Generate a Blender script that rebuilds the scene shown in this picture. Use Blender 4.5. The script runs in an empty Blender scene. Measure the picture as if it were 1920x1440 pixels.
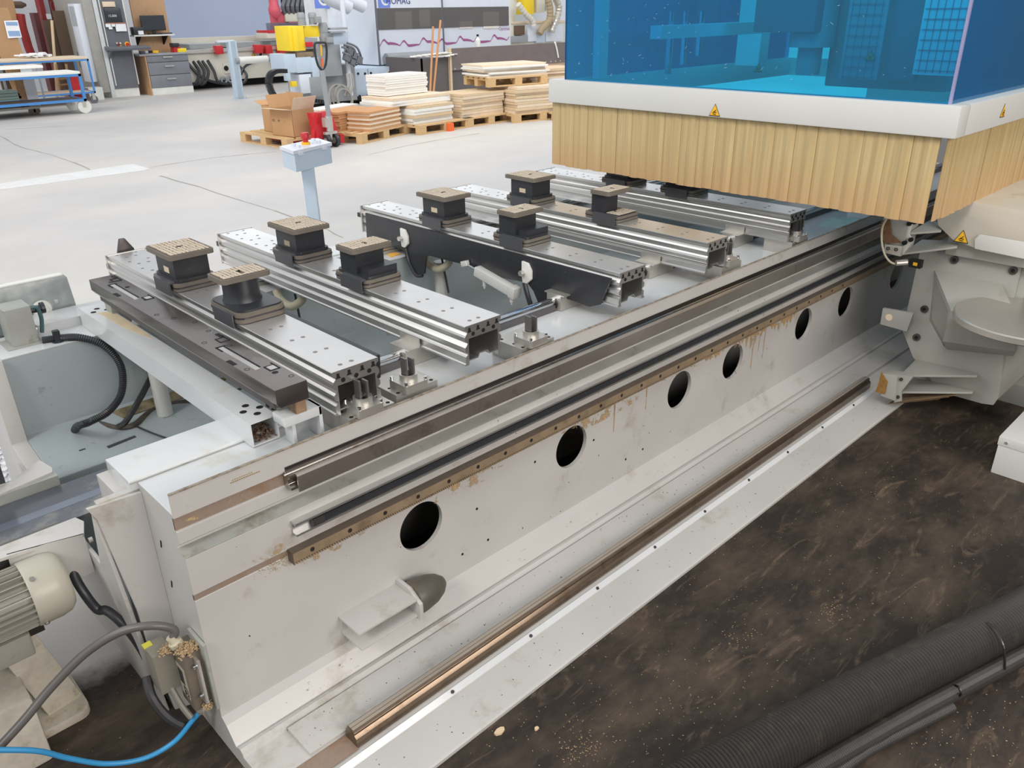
import bpy, bmesh, math, random
from mathutils import Vector, Matrix
random.seed(7)
PI = math.pi
SC = bpy.context.scene
COL = SC.collection

# ------------------------------------------------------------------ camera
F_PX = 1504.4
RM = Matrix(((0.71651185, -0.697452, -0.0130944),
             (-0.30480286, -0.29613756, -0.90520592),
             (0.62745994, 0.65258199, -0.42477144)))      # rows: right, down, forward
CAM = Vector((0, 0, 1.75))
cd = bpy.data.cameras.new('camera'); cam = bpy.data.objects.new('camera', cd); COL.objects.link(cam)
cd.sensor_fit = 'HORIZONTAL'; cd.sensor_width = 36.0; cd.lens = 36.0 * F_PX / 1920
cd.clip_start = 0.05; cd.clip_end = 200
rt, dn, fw = Vector(RM[0]), Vector(RM[1]), Vector(RM[2])
cam.matrix_world = Matrix(((rt.x, -dn.x, -fw.x, CAM.x), (rt.y, -dn.y, -fw.y, CAM.y), (rt.z, -dn.z, -fw.z, CAM.z), (0, 0, 0, 1)))
SC.camera = cam

# ------------------------------------------------------------------ light
SC.view_settings.view_transform = 'Standard'; SC.view_settings.look = 'None'
SC.view_settings.gamma = 1; SC.view_settings.use_curve_mapping = False
SC.view_settings.exposure = 0.0
W = bpy.data.worlds.new('world'); SC.world = W; W.use_nodes = True
W.node_tree.nodes['Background'].inputs[0].default_value = (0.93, 0.96, 1.0, 1)
W.node_tree.nodes['Background'].inputs[1].default_value = 0.74
def area(name, loc, rot, sx, sy, power, col=(1, 1, 1)):
    l = bpy.data.lights.new(name, 'AREA'); l.shape = 'RECTANGLE'; l.size = sx; l.size_y = sy
    l.energy = power; l.color = col
    o = bpy.data.objects.new(name, l); COL.objects.link(o); o.location = loc; o.rotation_euler = rot
    return o
area('skylight_hall', (9, 12, 9), (0, 0, 0), 16, 10, 190, (1, 0.99, 0.96))
area('hall_fill_south', (10, 5.5, 7.5), (math.radians(66), 0, 0), 16, 3, 640, (1, 1, 1))  # fill light added to brighten the upright faces in the hall
area('skylight_left', (-4, 7, 6.5), (0, math.radians(-42), 0), 5, 8, 260, (1, 0.98, 0.95))
area('lamp_front', (1.0, -3.4, 2.9), (math.radians(74), 0, 0), 5, 1.8, 235, (1, 0.93, 0.88))
sn = bpy.data.lights.new('sun', 'SUN'); sn.energy = 0.9; sn.angle = math.radians(14); sn.color = (1, 0.97, 0.92)
so_ = bpy.data.objects.new('sun', sn); COL.objects.link(so_); so_.rotation_euler = Vector((0.70, 0.22, -0.68)).to_track_quat('-Z', 'Y').to_euler()

# ------------------------------------------------------------------ helpers
def ray(u, v):
    return RM.transposed() @ Vector(((u - 960) / F_PX, (v - 720) / F_PX, 1))
def PZ(u, v, z=0.0):
    d = ray(u, v); return CAM + d * ((z - CAM.z) / d.z)
def PY(u, v, y):
    d = ray(u, v); return CAM + d * ((y - CAM.y) / d.y)
def PX(u, v, x):
    d = ray(u, v); return CAM + d * ((x - CAM.x) / d.x)
def HT(x, y, v):                       # height above floor point (x, y) that shows on image row v
    k = (v - 720) / F_PX
    a = dn.x * x + dn.y * y - k * (fw.x * x + fw.y * y)
    b = dn.z - k * fw.z
    return CAM.z - a / b
def lin(c): return tuple(((x / 255) / 12.92 if x / 255 <= 0.04045 else ((x / 255 + 0.055) / 1.055) ** 2.4) for x in c)

MATS = {}
def mat(name, rgb, rough=0.5, metal=0.0, var=0.06, scale=6.0, dirt=None, dirt_amt=0.0, dirt_scale=4.0, bump=0.0, bump_scale=80.0,
        stretch=None, coat=0.0, emit=0.0):
    if name in MATS: return MATS[name]
    m = bpy.data.materials.new(name); m.use_nodes = True; nt = m.node_tree; N = nt.nodes; L = nt.links
    b = N['Principled BSDF']; b.inputs['Roughness'].default_value = rough; b.inputs['Metallic'].default_value = metal
    c = lin(rgb)
    tc = N.new('ShaderNodeTexCoord'); mp = N.new('ShaderNodeMapping'); L.new(tc.outputs['Object'], mp.inputs[0])
    if stretch: mp.inputs['Scale'].default_value = stretch
    n = N.new('ShaderNodeTexNoise'); n.inputs['Scale'].default_value = scale; n.inputs['Detail'].default_value = 5; L.new(mp.outputs[0], n.inputs[0])
    r = N.new('ShaderNodeMapRange'); L.new(n.outputs[0], r.inputs[0]); r.inputs[1].default_value = 0.3; r.inputs[2].default_value = 0.7
    r.inputs[3].default_value = 1 - var; r.inputs[4].default_value = 1 + var
    h = N.new('ShaderNodeHueSaturation'); h.inputs['Color'].default_value = (*c, 1); L.new(r.outputs[0], h.inputs['Value'])
    out = h.outputs[0]
    if dirt:
        n2 = N.new('ShaderNodeTexNoise'); n2.inputs['Scale'].default_value = dirt_scale; n2.inputs['Detail'].default_value = 8; n2.inputs['Roughness'].default_value = 0.7
        L.new(mp.outputs[0], n2.inputs[0])
        r2 = N.new('ShaderNodeMapRange'); L.new(n2.outputs[0], r2.inputs[0]); r2.inputs[1].default_value = 0.62 - dirt_amt * 0.3; r2.inputs[2].default_value = 0.8 - dirt_amt * 0.3
        r2.inputs[4].default_value = 0.85
        mx = N.new('ShaderNodeMixRGB'); L.new(r2.outputs[0], mx.inputs[0]); L.new(out, mx.inputs[1]); mx.inputs[2].default_value = (*lin(dirt), 1); out = mx.outputs[0]
    L.new(out, b.inputs['Base Color'])
    if bump:
        n3 = N.new('ShaderNodeTexNoise'); n3.inputs['Scale'].default_value = bump_scale; L.new(mp.outputs[0], n3.inputs[0])
        bp = N.new('ShaderNodeBump'); bp.inputs['Strength'].default_value = bump; bp.inputs['Distance'].default_value = 0.003; L.new(n3.outputs[0], bp.inputs['Height']); L.new(bp.outputs[0], b.inputs['Normal'])
    if coat: b.inputs['Coat Weight'].default_value = coat; b.inputs['Coat Roughness'].default_value = 0.08
    if emit: b.inputs['Emission Color'].default_value = (*c, 1); b.inputs['Emission Strength'].default_value = emit
    MATS[name] = m; return m

PAINT = mat('light_grey_paint', (192, 190, 186), 0.32, 0, 0.05, 3, (152, 140, 118), 0.16, 5, 0.05, 60)
PAINT2 = mat('ledge_paint', (206, 209, 210), 0.14, 0, 0.04, 3, (190, 186, 170), 0.1, 9)
GREYP = mat('groove_grey', (158, 160, 154), 0.4, 0, 0.08, 8, (120, 112, 96), 0.25, 14)
BLUEGREY = mat('trough_blue_grey_paint', (160, 170, 172), 0.35, 0, 0.06, 3, (95, 95, 92), 0.06, 22)
CHIP = mat('chipped_edge_paint', (150, 140, 125), 0.6, 0, 0.3, 60, (90, 70, 55), 0.5, 40)
ALU = mat('brushed_aluminium', (206, 205, 203), 0.31, 0.9, 0.05, 12, None, 0, 0, 0, 0, (1, 0.06, 1))
ALUT = mat('worn_aluminium_top', (222, 221, 220), 0.28, 0.8, 0.04, 8, (186, 182, 178), 0.05, 24)
STEEL = mat('ground_steel', (176, 170, 164), 0.24, 1, 0.08, 10, (120, 96, 70), 0.16, 12)
CHROME = mat('polished_steel', (205, 208, 212), 0.1, 1, 0.02)
DSTEEL = mat('dark_steel', (92, 88, 86), 0.35, 0.9, 0.1, 14)
BRSTEEL = mat('dusty_brown_steel', (156, 136, 110), 0.5, 0.3, 0.14, 24, (108, 92, 74), 0.35, 12)
BROWN = mat('brown_dust', (150, 132, 118), 0.6, 0.1, 0.1, 12, (126, 92, 56), 0.4, 6)
SAW = mat('sawdust', (176, 154, 120), 0.95, 0, 0.25, 220, (150, 112, 66), 0.4, 90, 0.6, 300)
BLACK = mat('black_plastic', (46, 48, 52), 0.38, 0, 0.08, 10, (90, 90, 92), 0.04, 60)
BLACKP = mat('black_painted_plate', (44, 45, 49), 0.4, 0, 0.06, 8, (150, 150, 150), 0.02, 150)
RUBBER = mat('grey_brown_rubber', (112, 104, 94), 0.6, 0, 0.08, 20)
PAD = mat('tan_rubber_pad', (204, 190, 170), 0.7, 0, 0.08, 30)
DARK = mat('dark_void', (16, 15, 15), 0.8)
HOSE = mat('black_hose', (58, 56, 54), 0.42, 0, 0.1, 30, (90, 80, 68), 0.14, 12)
CABLE = mat('black_cable', (52, 52, 54), 0.42)
BLUEC = mat('blue_cable', (58, 148, 202), 0.35)
CREAMH = mat('cream_hose', (196, 190, 166), 0.45)
WHITE = mat('white_plastic', (226, 226, 220), 0.4)
GALV = mat('galvanised_sheet', (184, 190, 190), 0.4, 0.55, 0.16, 26)
SILVER = mat('cast_silver', (206, 203, 196), 0.36, 0.75, 0.05, 20)
MOTOR = mat('motor_grey', (150, 148, 136), 0.42, 0, 0.06, 10, (110, 96, 72), 0.15, 20)
CASTB = mat('speckled_base_paint', (198, 192, 178), 0.6, 0, 0.12, 40, (150, 138, 112), 0.3, 20)
CONC = mat('concrete', (200, 198, 194), 0.7)
HALLBLUE = mat('pale_blue_machine_paint', (190, 206, 222), 0.35, 0, 0.03)
HALLWHITE = mat('white_blue_machine_paint', (216, 222, 232), 0.35, 0, 0.02)
HALLGREY = mat('mid_grey_machine_paint', (150, 154, 158), 0.45, 0, 0.05)
CREAM = mat('cream_machine_paint', (214, 210, 196), 0.45, 0, 0.05, 3)
RED = mat('red_paint', (196, 40, 48), 0.4, 0, 0.05)
DRED = mat('dark_red_steel', (140, 34, 36), 0.5, 0, 0.1)
YELLOW = mat('yellow_cover', (246, 214, 48), 0.4, 0, 0.03)
ORANGE = mat('orange_block', (240, 110, 50), 0.5)
BLUEF = mat('blue_trolley_paint', (74, 138, 204), 0.4)
WBOARD = mat('white_board', (238, 236, 230), 0.6, 0, 0.02)
MDF = mat('raw_board_edge', (214, 190, 156), 0.8, 0, 0.08, 30)
BOARDT = mat('beige_board_face', (226, 206, 180), 0.7, 0, 0.05, 6)
BOARDB = mat('brown_board_edge', (200, 150, 106), 0.8, 0, 0.1, 40)
WOOD = mat('pallet_wood', (208, 174, 128), 0.8, 0, 0.12, 10, None, 0, 0, 0, 0, (1, 6, 6))
OAK = mat('oak_panel', (188, 150, 112), 0.55, 0, 0.12, 10, None, 0, 0, 0, 0, (6, 6, 0.8))
CARD = mat('cardboard', (190, 148, 106), 0.8, 0, 0.04)
CARD2 = mat('cardboard_panel', (178, 140, 102), 0.8, 0, 0.04)
DBROWN = mat('dark_brown_panel', (100, 82, 66), 0.7, 0, 0.05)
DGREY = mat('anthracite_panel', (104, 106, 114), 0.45)
DWALL = mat('dark_partition_board', (96, 90, 90), 0.6, 0, 0.05)
GLASSB = mat('greenish_board', (176, 202, 192), 0.3)
SCREENM = mat('dark_monitor', (52, 56, 62), 0.25)
PAPER = mat('white_paper', (236, 238, 240), 0.8)
BLUEP = mat('printed_blue', (140, 168, 208), 0.8)
STICKY = mat('yellow_sticker', (246, 186, 40), 0.5)
LOGO = mat('logo_blue', (112, 136, 214), 0.5)
LOGOT = mat('logo_text_blue', (52, 68, 130), 0.5)
WAVE = mat('mauve_wave', (160, 92, 142), 0.5)

def curtain_mat():
    m = bpy.data.materials.new('amber_curtain_vinyl'); m.use_nodes = True; N = m.node_tree.nodes; L = m.node_tree.links
    b = N['Principled BSDF']; tc = N.new('ShaderNodeTexCoord'); mp = N.new('ShaderNodeMapping'); L.new(tc.outputs['Object'], mp.inputs[0])
    mp.inputs['Scale'].default_value = (70, 70, 2.0)
    n = N.new('ShaderNodeTexNoise'); n.inputs['Scale'].default_value = 1.0; n.inputs['Detail'].default_value = 3; L.new(mp.outputs[0], n.inputs[0])
    cr = N.new('ShaderNodeValToRGB'); L.new(n.outputs[0], cr.inputs[0])
    cr.color_ramp.elements[0].position = 0.3; cr.color_ramp.elements[0].color = (*lin((186, 162, 114)), 1)
    cr.color_ramp.elements[1].position = 0.7; cr.color_ramp.elements[1].color = (*lin((206, 184, 136)), 1)
    n2 = N.new('ShaderNodeTexNoise'); n2.inputs['Scale'].default_value = 4.0; n2.inputs['Detail'].default_value = 4; L.new(tc.outputs['Object'], n2.inputs[0])
    sp = N.new('ShaderNodeSeparateXYZ'); L.new(tc.outputs['Object'], sp.inputs[0])
    ma = N.new('ShaderNodeMath'); ma.operation = 'MULTIPLY_ADD'; L.new(n2.outputs[0], ma.inputs[0]); ma.inputs[1].default_value = 0.16; L.new(sp.outputs[2], ma.inputs[2])
    mr = N.new('ShaderNodeMapRange'); L.new(ma.outputs[0], mr.inputs[0]); mr.inputs[1].default_value = 1.26; mr.inputs[2].default_value = 1.02; mr.inputs[3].default_value = 0.0; mr.inputs[4].default_value = 0.85
    mx = N.new('ShaderNodeMixRGB'); L.new(mr.outputs[0], mx.inputs[0]); L.new(cr.outputs[0], mx.inputs[1]); mx.inputs[2].default_value = (*lin((196, 156, 112)), 1)
    L.new(mx.outputs[0], b.inputs['Base Color']); b.inputs['Roughness'].default_value = 0.4
    return m
CEDGE = mat('curtain_edge_dark', (146, 116, 78), .5)  # darker line along the strip edges, marks the seams
CURT = curtain_mat()
def tint(name, col, gloss=0.12, dcol=None):
    m = bpy.data.materials.new(name); m.use_nodes = True; N = m.node_tree.nodes; L = m.node_tree.links
    for x in list(N): N.remove(x)
    o = N.new('ShaderNodeOutputMaterial'); t = N.new('ShaderNodeBsdfTransparent'); t.inputs[0].default_value = (*col, 1)
    g = N.new('ShaderNodeBsdfGlossy'); g.inputs['Roughness'].default_value = 0.05; g.inputs[0].default_value = (0.8, 0.9, 1, 1)
    fr = N.new('ShaderNodeFresnel'); fr.inputs[0].default_value = 1.45
    m1 = N.new('ShaderNodeMixShader'); L.new(fr.outputs[0], m1.inputs[0]); L.new(t.outputs[0], m1.inputs[1]); L.new(g.outputs[0], m1.inputs[2])
    d = N.new('ShaderNodeBsdfDiffuse'); d.inputs[0].default_value = (*(dcol or [c * c * 0.9 for c in col]), 1)
    m2 = N.new('ShaderNodeMixShader'); m2.inputs[0].default_value = gloss; L.new(m1.outputs[0], m2.inputs[1]); L.new(d.outputs[0], m2.inputs[2])
    L.new(m2.outputs[0], o.inputs[0]); return m
BLUEG = tint('blue_acrylic', (0.13, 0.80, 1.0), 0.10, (0.06, 0.46, 0.80))
SMOKE = tint('smoked_pane', (0.5, 0.48, 0.47), 0.4, (0.30, 0.28, 0.27))
CLEARG = tint('grey_clear_guard', (0.6, 0.6, 0.65), 0.3)

# ---- mesh builder
class MB:
    def __init__(s): s.bm = bmesh.new()
    def quad(s, *p):
        vs = [s.bm.verts.new(Vector(q)) for q in p]
        try: s.bm.faces.new(vs)
        except ValueError: pass
        return s
    def box(s, x0, x1, y0, y1, z0, z1, M=None):
        P = [Vector((x, y, z)) for z in (z0, z1) for y in (y0, y1) for x in (x0, x1)]
        if M: P = [M @ p for p in P]
        v = [s.bm.verts.new(p) for p in P]
        for f in ((0, 2, 3, 1), (4, 5, 7, 6), (0, 1, 5, 4), (2, 6, 7, 3), (0, 4, 6, 2), (1, 3, 7, 5)): s.bm.faces.new([v[i] for i in f])
        return s
    def obox(s, c, sx, sy, sz, rz=0, rx=0, ry=0):      # box centred at c, rotated
        M = Matrix.Translation(c) @ Matrix.Rotation(rz, 4, 'Z') @ Matrix.Rotation(ry, 4, 'Y') @ Matrix.Rotation(rx, 4, 'X')
        return s.box(-sx / 2, sx / 2, -sy / 2, sy / 2, -sz / 2, sz / 2, M)
    def bar(s, a, b, w, h=None):                       # rectangular bar from a to b
        a, b = Vector(a), Vector(b); h = h or w; d = (b - a); q = d.to_track_quat('Z', 'Y').to_matrix().to_4x4()
        return s.box(-w / 2, w / 2, -h / 2, h / 2, 0, d.length, Matrix.Translation(a) @ q)
    def prism(s, pts, axis, a, b):                     # pts 2D polygon; axis 'x': pts=(y,z), 'y': (x,z), 'z': (x,y)
        def T(p, t): return Vector((t, p[0], p[1])) if axis == 'x' else Vector((p[0], t, p[1])) if axis == 'y' else Vector((p[0], p[1], t))
        A = [s.bm.verts.new(T(p, a)) for p in pts]; B = [s.bm.verts.new(T(p, b)) for p in pts]; n = len(pts)
        s.bm.faces.new(A[::-1]); s.bm.faces.new(B)
        for i in range(n): s.bm.faces.new((A[i], A[(i + 1) % n], B[(i + 1) % n], B[i]))
        return s
    def poly3(s, pts, off):                            # planar 3D polygon thickened by vector off
        off = Vector(off); A = [s.bm.verts.new(Vector(p)) for p in pts]; B = [s.bm.verts.new(Vector(p) + off) for p in pts]; n = len(pts)
        s.bm.faces.new(A[::-1]); s.bm.faces.new(B)
        for i in range(n): s.bm.faces.new((A[i], A[(i + 1) % n], B[(i + 1) % n], B[i]))
        return s
    def cyl(s, a, b, r, n=16, r2=None, caps=True):
        a, b = Vector(a), Vector(b); r2 = r if r2 is None else r2; q = (b - a).to_track_quat('Z', 'Y').to_matrix()
        A, B = [], []
        for i in range(n):
            d = q @ Vector((math.cos(2 * PI * i / n), math.sin(2 * PI * i / n), 0)); A.append(s.bm.verts.new(a + d * r)); B.append(s.bm.verts.new(b + d * r2))
        for i in range(n): s.bm.faces.new((A[i], A[(i + 1) % n], B[(i + 1) % n], B[i]))
        if caps: s.bm.faces.new(A[::-1]); s.bm.faces.new(B)
        return s
    def ring(s, c, axis, ro, ri, h, n=20):             # annular ring
        c = Vector(c); q = Vector(axis).to_track_quat('Z', 'Y').to_matrix(); L = []
        for (r, z) in ((ro, 0), (ro, h), (ri, h), (ri, 0)):
            L.append([s.bm.verts.new(c + q @ Vector((math.cos(2 * PI * i / n) * r, math.sin(2 * PI * i / n) * r, z))) for i in range(n)])
        for k in range(4):
            A, B = L[k], L[(k + 1) % 4]
            for i in range(n): s.bm.faces.new((A[i], A[(i + 1) % n], B[(i + 1) % n], B[i]))
        return s
    def lathe(s, a, axis, prof, n=20):                 # prof = [(r, t)...]
        a = Vector(a); q = Vector(axis).to_track_quat('Z', 'Y').to_matrix(); R = []
        for (r, t) in prof: R.append([s.bm.verts.new(a + q @ Vector((math.cos(2 * PI * i / n) * r, math.sin(2 * PI * i / n) * r, t))) for i in range(n)])
        for A, B in zip(R, R[1:]):
            for i in range(n): s.bm.faces.new((A[i], A[(i + 1) % n], B[(i + 1) % n], B[i]))
        s.bm.faces.new(R[0][::-1]); s.bm.faces.new(R[-1]); return s
    def tube(s, pts, r, n=10, sub=8, rib=0.0, pitch=0.0):
        P = smooth([Vector(p) for p in pts], sub)
        if rib:
            Q = [P[0]]; acc = 0
            for a, b in zip(P, P[1:]):
                L = (b - a).length; t = pitch - acc
                while t <= L: Q.append(a + (b - a) * (t / L)); t += pitch
                acc = (acc + L) % pitch
            P = Q
        up = Vector((0, 0, 1)); prev = None; rings = []
        for i, p in enumerate(P):
            d = (P[min(i + 1, len(P) - 1)] - P[max(i - 1, 0)]).normalized()
            if prev is None: x = d.cross(up if abs(d.z) < 0.9 else Vector((1, 0, 0))).normalized()
            else: x = (prev - d * prev.dot(d)).normalized()
            prev = x; y = d.cross(x)
            rr = r * (1 - rib) if (rib and i % 2) else r
            rings.append([s.bm.verts.new(p + (x * math.cos(2 * PI * k / n) + y * math.sin(2 * PI * k / n)) * rr) for k in range(n)])
        for A, B in zip(rings, rings[1:]):
            for k in range(n): s.bm.faces.new((A[k], A[(k + 1) % n], B[(k + 1) % n], B[k]))
        s.bm.faces.new(rings[0][::-1]); s.bm.faces.new(rings[-1]); return s
    def rrect(s, x0, x1, y0, y1, z0, z1, r=0.015, n=4):  # rounded plate
        pts = []
        for cx, cy, a0 in ((x1 - r, y1 - r, 0), (x0 + r, y1 - r, 90), (x0 + r, y0 + r, 180), (x1 - r, y0 + r, 270)):
            for i in range(n + 1): a = math.radians(a0 + 90 * i / n); pts.append((cx + r * math.cos(a), cy + r * math.sin(a)))
        return s.prism(pts, 'z', z0, z1)
def smooth(P, sub):
    if len(P) < 3 or sub < 2: return P
    out = []
    for i in range(len(P) - 1):
        p0, p1, p2, p3 = P[max(i - 1, 0)], P[i], P[i + 1], P[min(i + 2, len(P) - 1)]
        for k in range(sub):
            t = k / sub; out.append(0.5 * ((2 * p1) + (p2 - p0) * t + (2 * p0 - 5 * p1 + 4 * p2 - p3) * t * t + (-p0 + 3 * p1 - 3 * p2 + p3) * t ** 3))
    out.append(P[-1]); return out
ORG = {}
def obj(name, mb, m, parent=None, label=None, kind=None, bevel=0.0, smoothsh=False):
    bm = mb.bm; o0 = ORG.get(parent.name, Vector()) if parent else Vector()
    if o0.length: bmesh.ops.translate(bm, verts=bm.verts, vec=-o0)
    if bevel: 
        bmesh.ops.bevel(bm, geom=[e for e in bm.edges if e.is_manifold and e.calc_face_angle(0) > 0.6], offset=bevel, segments=2, affect='EDGES', profile=0.6, clamp_overlap=True)
    bmesh.ops.recalc_face_normals(bm, faces=bm.faces)
    me = bpy.data.meshes.new(name); bm.to_mesh(me); bm.free()
    for mm in (m if isinstance(m, (list, tuple)) else [m]): me.materials.append(mm)
    if smoothsh or bevel:
        for p in me.polygons: p.use_smooth = True
        me.set_sharp_from_angle(angle=math.radians(40))
    o = bpy.data.objects.new(name, me); COL.objects.link(o)
    if parent: o.parent = parent; ORG[o.name] = o0
    if label: o['label'] = label
    if kind: o['kind'] = kind
    return o
def thing(name, label, cat, loc=(0, 0, 0), group=None, rz=0):
    o = bpy.data.objects.new(name, None); COL.objects.link(o); o.location = loc; o.rotation_euler = (0, 0, rz); o.empty_display_size = 0.1
    o['label'] = label; o['category'] = cat
    if group: o['group'] = group
    ORG[o.name] = Vector(loc) if rz == 0 else Vector(); return o
def tag(o, label, cat, group=None):
    o['label'] = label; o['category'] = cat
    if group: o['group'] = group
    return o
def struct(name, mb, m, **k): return obj(name, mb, m, kind='structure', **k)
def dup(root, loc, label, rz=0):
    r = root.copy(); COL.objects.link(r); r.location = loc; r.rotation_euler = (0, 0, rz); r['label'] = label
    for ch in list(root.children):
        c = ch.copy(); COL.objects.link(c); c.parent = r
        for g in list(ch.children): d = g.copy(); COL.objects.link(d); d.parent = c
    return r
def text(s, size, M, m, parent, name='lettering', extrude=0.001):
    cu = bpy.data.curves.new(name, 'FONT'); cu.body = s; cu.size = size; cu.extrude = extrude; cu.align_x = 'LEFT'; cu.resolution_u = 2
    t = bpy.data.objects.new('tmp_text', cu); COL.objects.link(t)
    bpy.context.view_layer.update(); dg = bpy.context.evaluated_depsgraph_get(); me = bpy.data.meshes.new_from_object(t.evaluated_get(dg)); bpy.data.objects.remove(t)
    me.materials.clear(); me.materials.append(m); me.transform(M)
    if parent: me.transform(Matrix.Translation(-ORG.get(parent.name, Vector())))
    o = bpy.data.objects.new(name, me); COL.objects.link(o)
    if parent: o.parent = parent
    return o

# ------------------------------------------------------------------ setting
def floor_mat():
    m = bpy.data.materials.new('hall_floor'); m.use_nodes = True; nt = m.node_tree; N = nt.nodes; L = nt.links; b = N['Principled BSDF']
    tc = N.new('ShaderNodeTexCoord'); P = tc.outputs['Object']
    def noise(sc, det=6, ro=0.6, vec=None, st=None):
        n = N.new('ShaderNodeTexNoise'); n.inputs['Scale'].default_value = sc; n.inputs['Detail'].default_value = det; n.inputs['Roughness'].default_value = ro
        if st:
            mp = N.new('ShaderNodeMapping'); mp.inputs['Scale'].default_value = st; L.new(P, mp.inputs[0]); L.new(mp.outputs[0], n.inputs[0])
        else: L.new(P, n.inputs[0])
        return n.outputs[0]
    def ramp(src, p0, c0, p1, c1):
        r = N.new('ShaderNodeValToRGB'); L.new(src, r.inputs[0]); e = r.color_ramp.elements
        e[0].position = p0; e[0].color = (*lin(c0), 1); e[1].position = p1; e[1].color = (*lin(c1), 1); return r.outputs[0]
    def mix(f, a, c, fac=None):
        x = N.new('ShaderNodeMixRGB')
        if f is not None: L.new(f, x.inputs[0])
        else: x.inputs[0].default_value = fac
        L.new(a, x.inputs[1]); L.new(c, x.inputs[2]); return x.outputs[0]
    far = ramp(noise(0.55, 8, 0.62), 0.3, (184, 182, 179), 0.72, (212, 208, 201))
    blot = ramp(noise(0.16, 4, 0.5, st=(1, 1.6, 1)), 0.42, (172, 172, 178), 0.62, (208, 204, 196)); far = mix(None, far, blot, 0.45)
    near = ramp(noise(3.5, 9, 0.7, st=(1, 1.7, 1)), 0.42, (46, 39, 34), 0.82, (94, 82, 68))
    n2 = ramp(noise(90, 2, 0.5), 0.72, (0, 0, 0), 0.76, (200, 200, 200)); tan = N.new('ShaderNodeRGB'); tan.outputs[0].default_value = (*lin((190, 164, 124)), 1)
    near = mix(n2, near, tan.outputs[0])
    nz = N.new('ShaderNodeTexNoise'); nz.inputs['Scale'].default_value = 4.5; nz.inputs['Detail'].default_value = 9; nz.inputs['Roughness'].default_value = .68; nz.inputs['Distortion'].default_value = 2.2
    mp2 = N.new('ShaderNodeMapping'); mp2.inputs['Scale'].default_value = (.7, 2.6, 1); mp2.inputs['Rotation'].default_value = (0, 0, -.5); L.new(P, mp2.inputs[0]); L.new(mp2.outputs[0], nz.inputs[0])
    st_ = ramp(nz.outputs[0], 0.56, (0, 0, 0), 0.74, (190, 190, 190)); t2 = N.new('ShaderNodeRGB'); t2.outputs[0].default_value = (*lin((138, 118, 96)), 1)
    near = mix(st_, near, t2.outputs[0])
    sp = N.new('ShaderNodeSeparateXYZ'); L.new(P, sp.inputs[0])
    ad = N.new('ShaderNodeMath'); ad.operation = 'MULTIPLY_ADD'; L.new(noise(5, 6), ad.inputs[0]); ad.inputs[1].default_value = 0.25; L.new(sp.outputs[1], ad.inputs[2])
    mr = N.new('ShaderNodeMapRange'); L.new(ad.outputs[0], mr.inputs[0]); mr.inputs[1].default_value = 2.2; mr.inputs[2].default_value = 2.3
    L.new(mix(mr.outputs[0], near, far), b.inputs['Base Color']); b.inputs['Roughness'].default_value = 0.62; b.inputs['Specular IOR Level'].default_value = 0.35
    bp = N.new('ShaderNodeBump'); bp.inputs['Strength'].default_value = 0.25; bp.inputs['Distance'].default_value = 0.01; L.new(noise(14, 8), bp.inputs['Height']); L.new(bp.outputs[0], b.inputs['Normal'])
    return m
struct('floor', MB().box(-8, 45, -4, 40, -0.1, 0), floor_mat())
WALLB = mat('blue_grey_wall', (176, 188, 212), 0.7, 0, 0.03, 0.6)
WALLW = mat('white_plaster_wall', (206, 208, 212), 0.8, 0, 0.03, 0.8)
struct('wall_back', MB().box(9.9, 45, 27.5, 27.7, 0, 8), WALLB)
struct('wall_left', MB().box(-8, 10, 24.0, 24.2, 0, 8), WALLW)
WALLG = mat('grey_side_wall', (120, 120, 120), .8, 0, .05, .5)
struct('shading_wall_right', MB().box(10.5, 10.7, -4, 4.5, 0, 6.5), WALLG)  # wall added to block world light from the gantry side
struct('shading_wall_front', MB().box(-8, 10.5, -4.2, -4, 0, 6.5), WALLG)  # unseen wall added behind the camera to cut the frontal world light
WIN = bpy.data.materials.new('bright_window'); WIN.use_nodes = True
WIN.node_tree.nodes['Principled BSDF'].inputs['Emission Color'].default_value = (0.93, 0.97, 1, 1); WIN.node_tree.nodes['Principled BSDF'].inputs['Emission Strength'].default_value = 2.2
for k in range(7):
    x_ = 11 + k * 4.8; w_ = struct('window_%d' % (k + 1), MB().box(x_, x_ + 4.2, 27.44, 27.5, 3.6, 7.6), WIN)
    f_ = MB()
    for a_ in (0, 1.4, 2.8, 4.14): f_.box(x_ + a_, x_ + a_ + .06, 27.40, 27.44, 3.6, 7.6)
    for z_ in (3.6, 5.6, 7.54): f_.box(x_, x_ + 4.2, 27.40, 27.44, z_, z_ + .06)
    obj('window_frame', f_, DGREY, w_)
# cracks and screed patches in the concrete
def flat(pts, h): return MB().poly3([PZ(u, v, 0.0005) for u, v in pts], (0, 0, h))
tag(obj('threshold_strip', flat([(0, 345), (0, 356), (100, 343), (270, 320), (281, 317), (250, 308), (100, 329)], 0.004), mat('bright_concrete_patch', (212, 212, 212), 0.6)),
    'pale flat threshold strip lying across the concrete at left', 'floor strip')
CRK = mat('crack_fill', (150, 146, 140), 0.9)
def crack(pts, w=0.016):
    mb = MB(); P = smooth([PZ(u, v, 0.001) for u, v in pts], 4)
    P = [p + Vector((random.uniform(-.015, .015), random.uniform(-.015, .015), 0)) for p in P]
    for a, b in zip(P, P[1:]):
        d = (b - a).normalized().cross(Vector((0, 0, 1))) * w * random.uniform(.3, 1); mb.quad(a - d, b - d, b + d, a + d)
    return mb
for i, pts in enumerate([[(0, 255), (40, 275), (95, 290), (170, 318)], [(0, 243), (60, 240), (120, 236)], [(280, 314), (400, 296), (520, 284)], [(300, 330), (370, 350), (560, 410), (640, 445)], [(690, 290), (790, 268), (900, 250)]]):
    struct('trim_%d' % (i + 1), crack(pts), CRK, label='thin crack in the pale concrete floor')
mt = MB()
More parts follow.
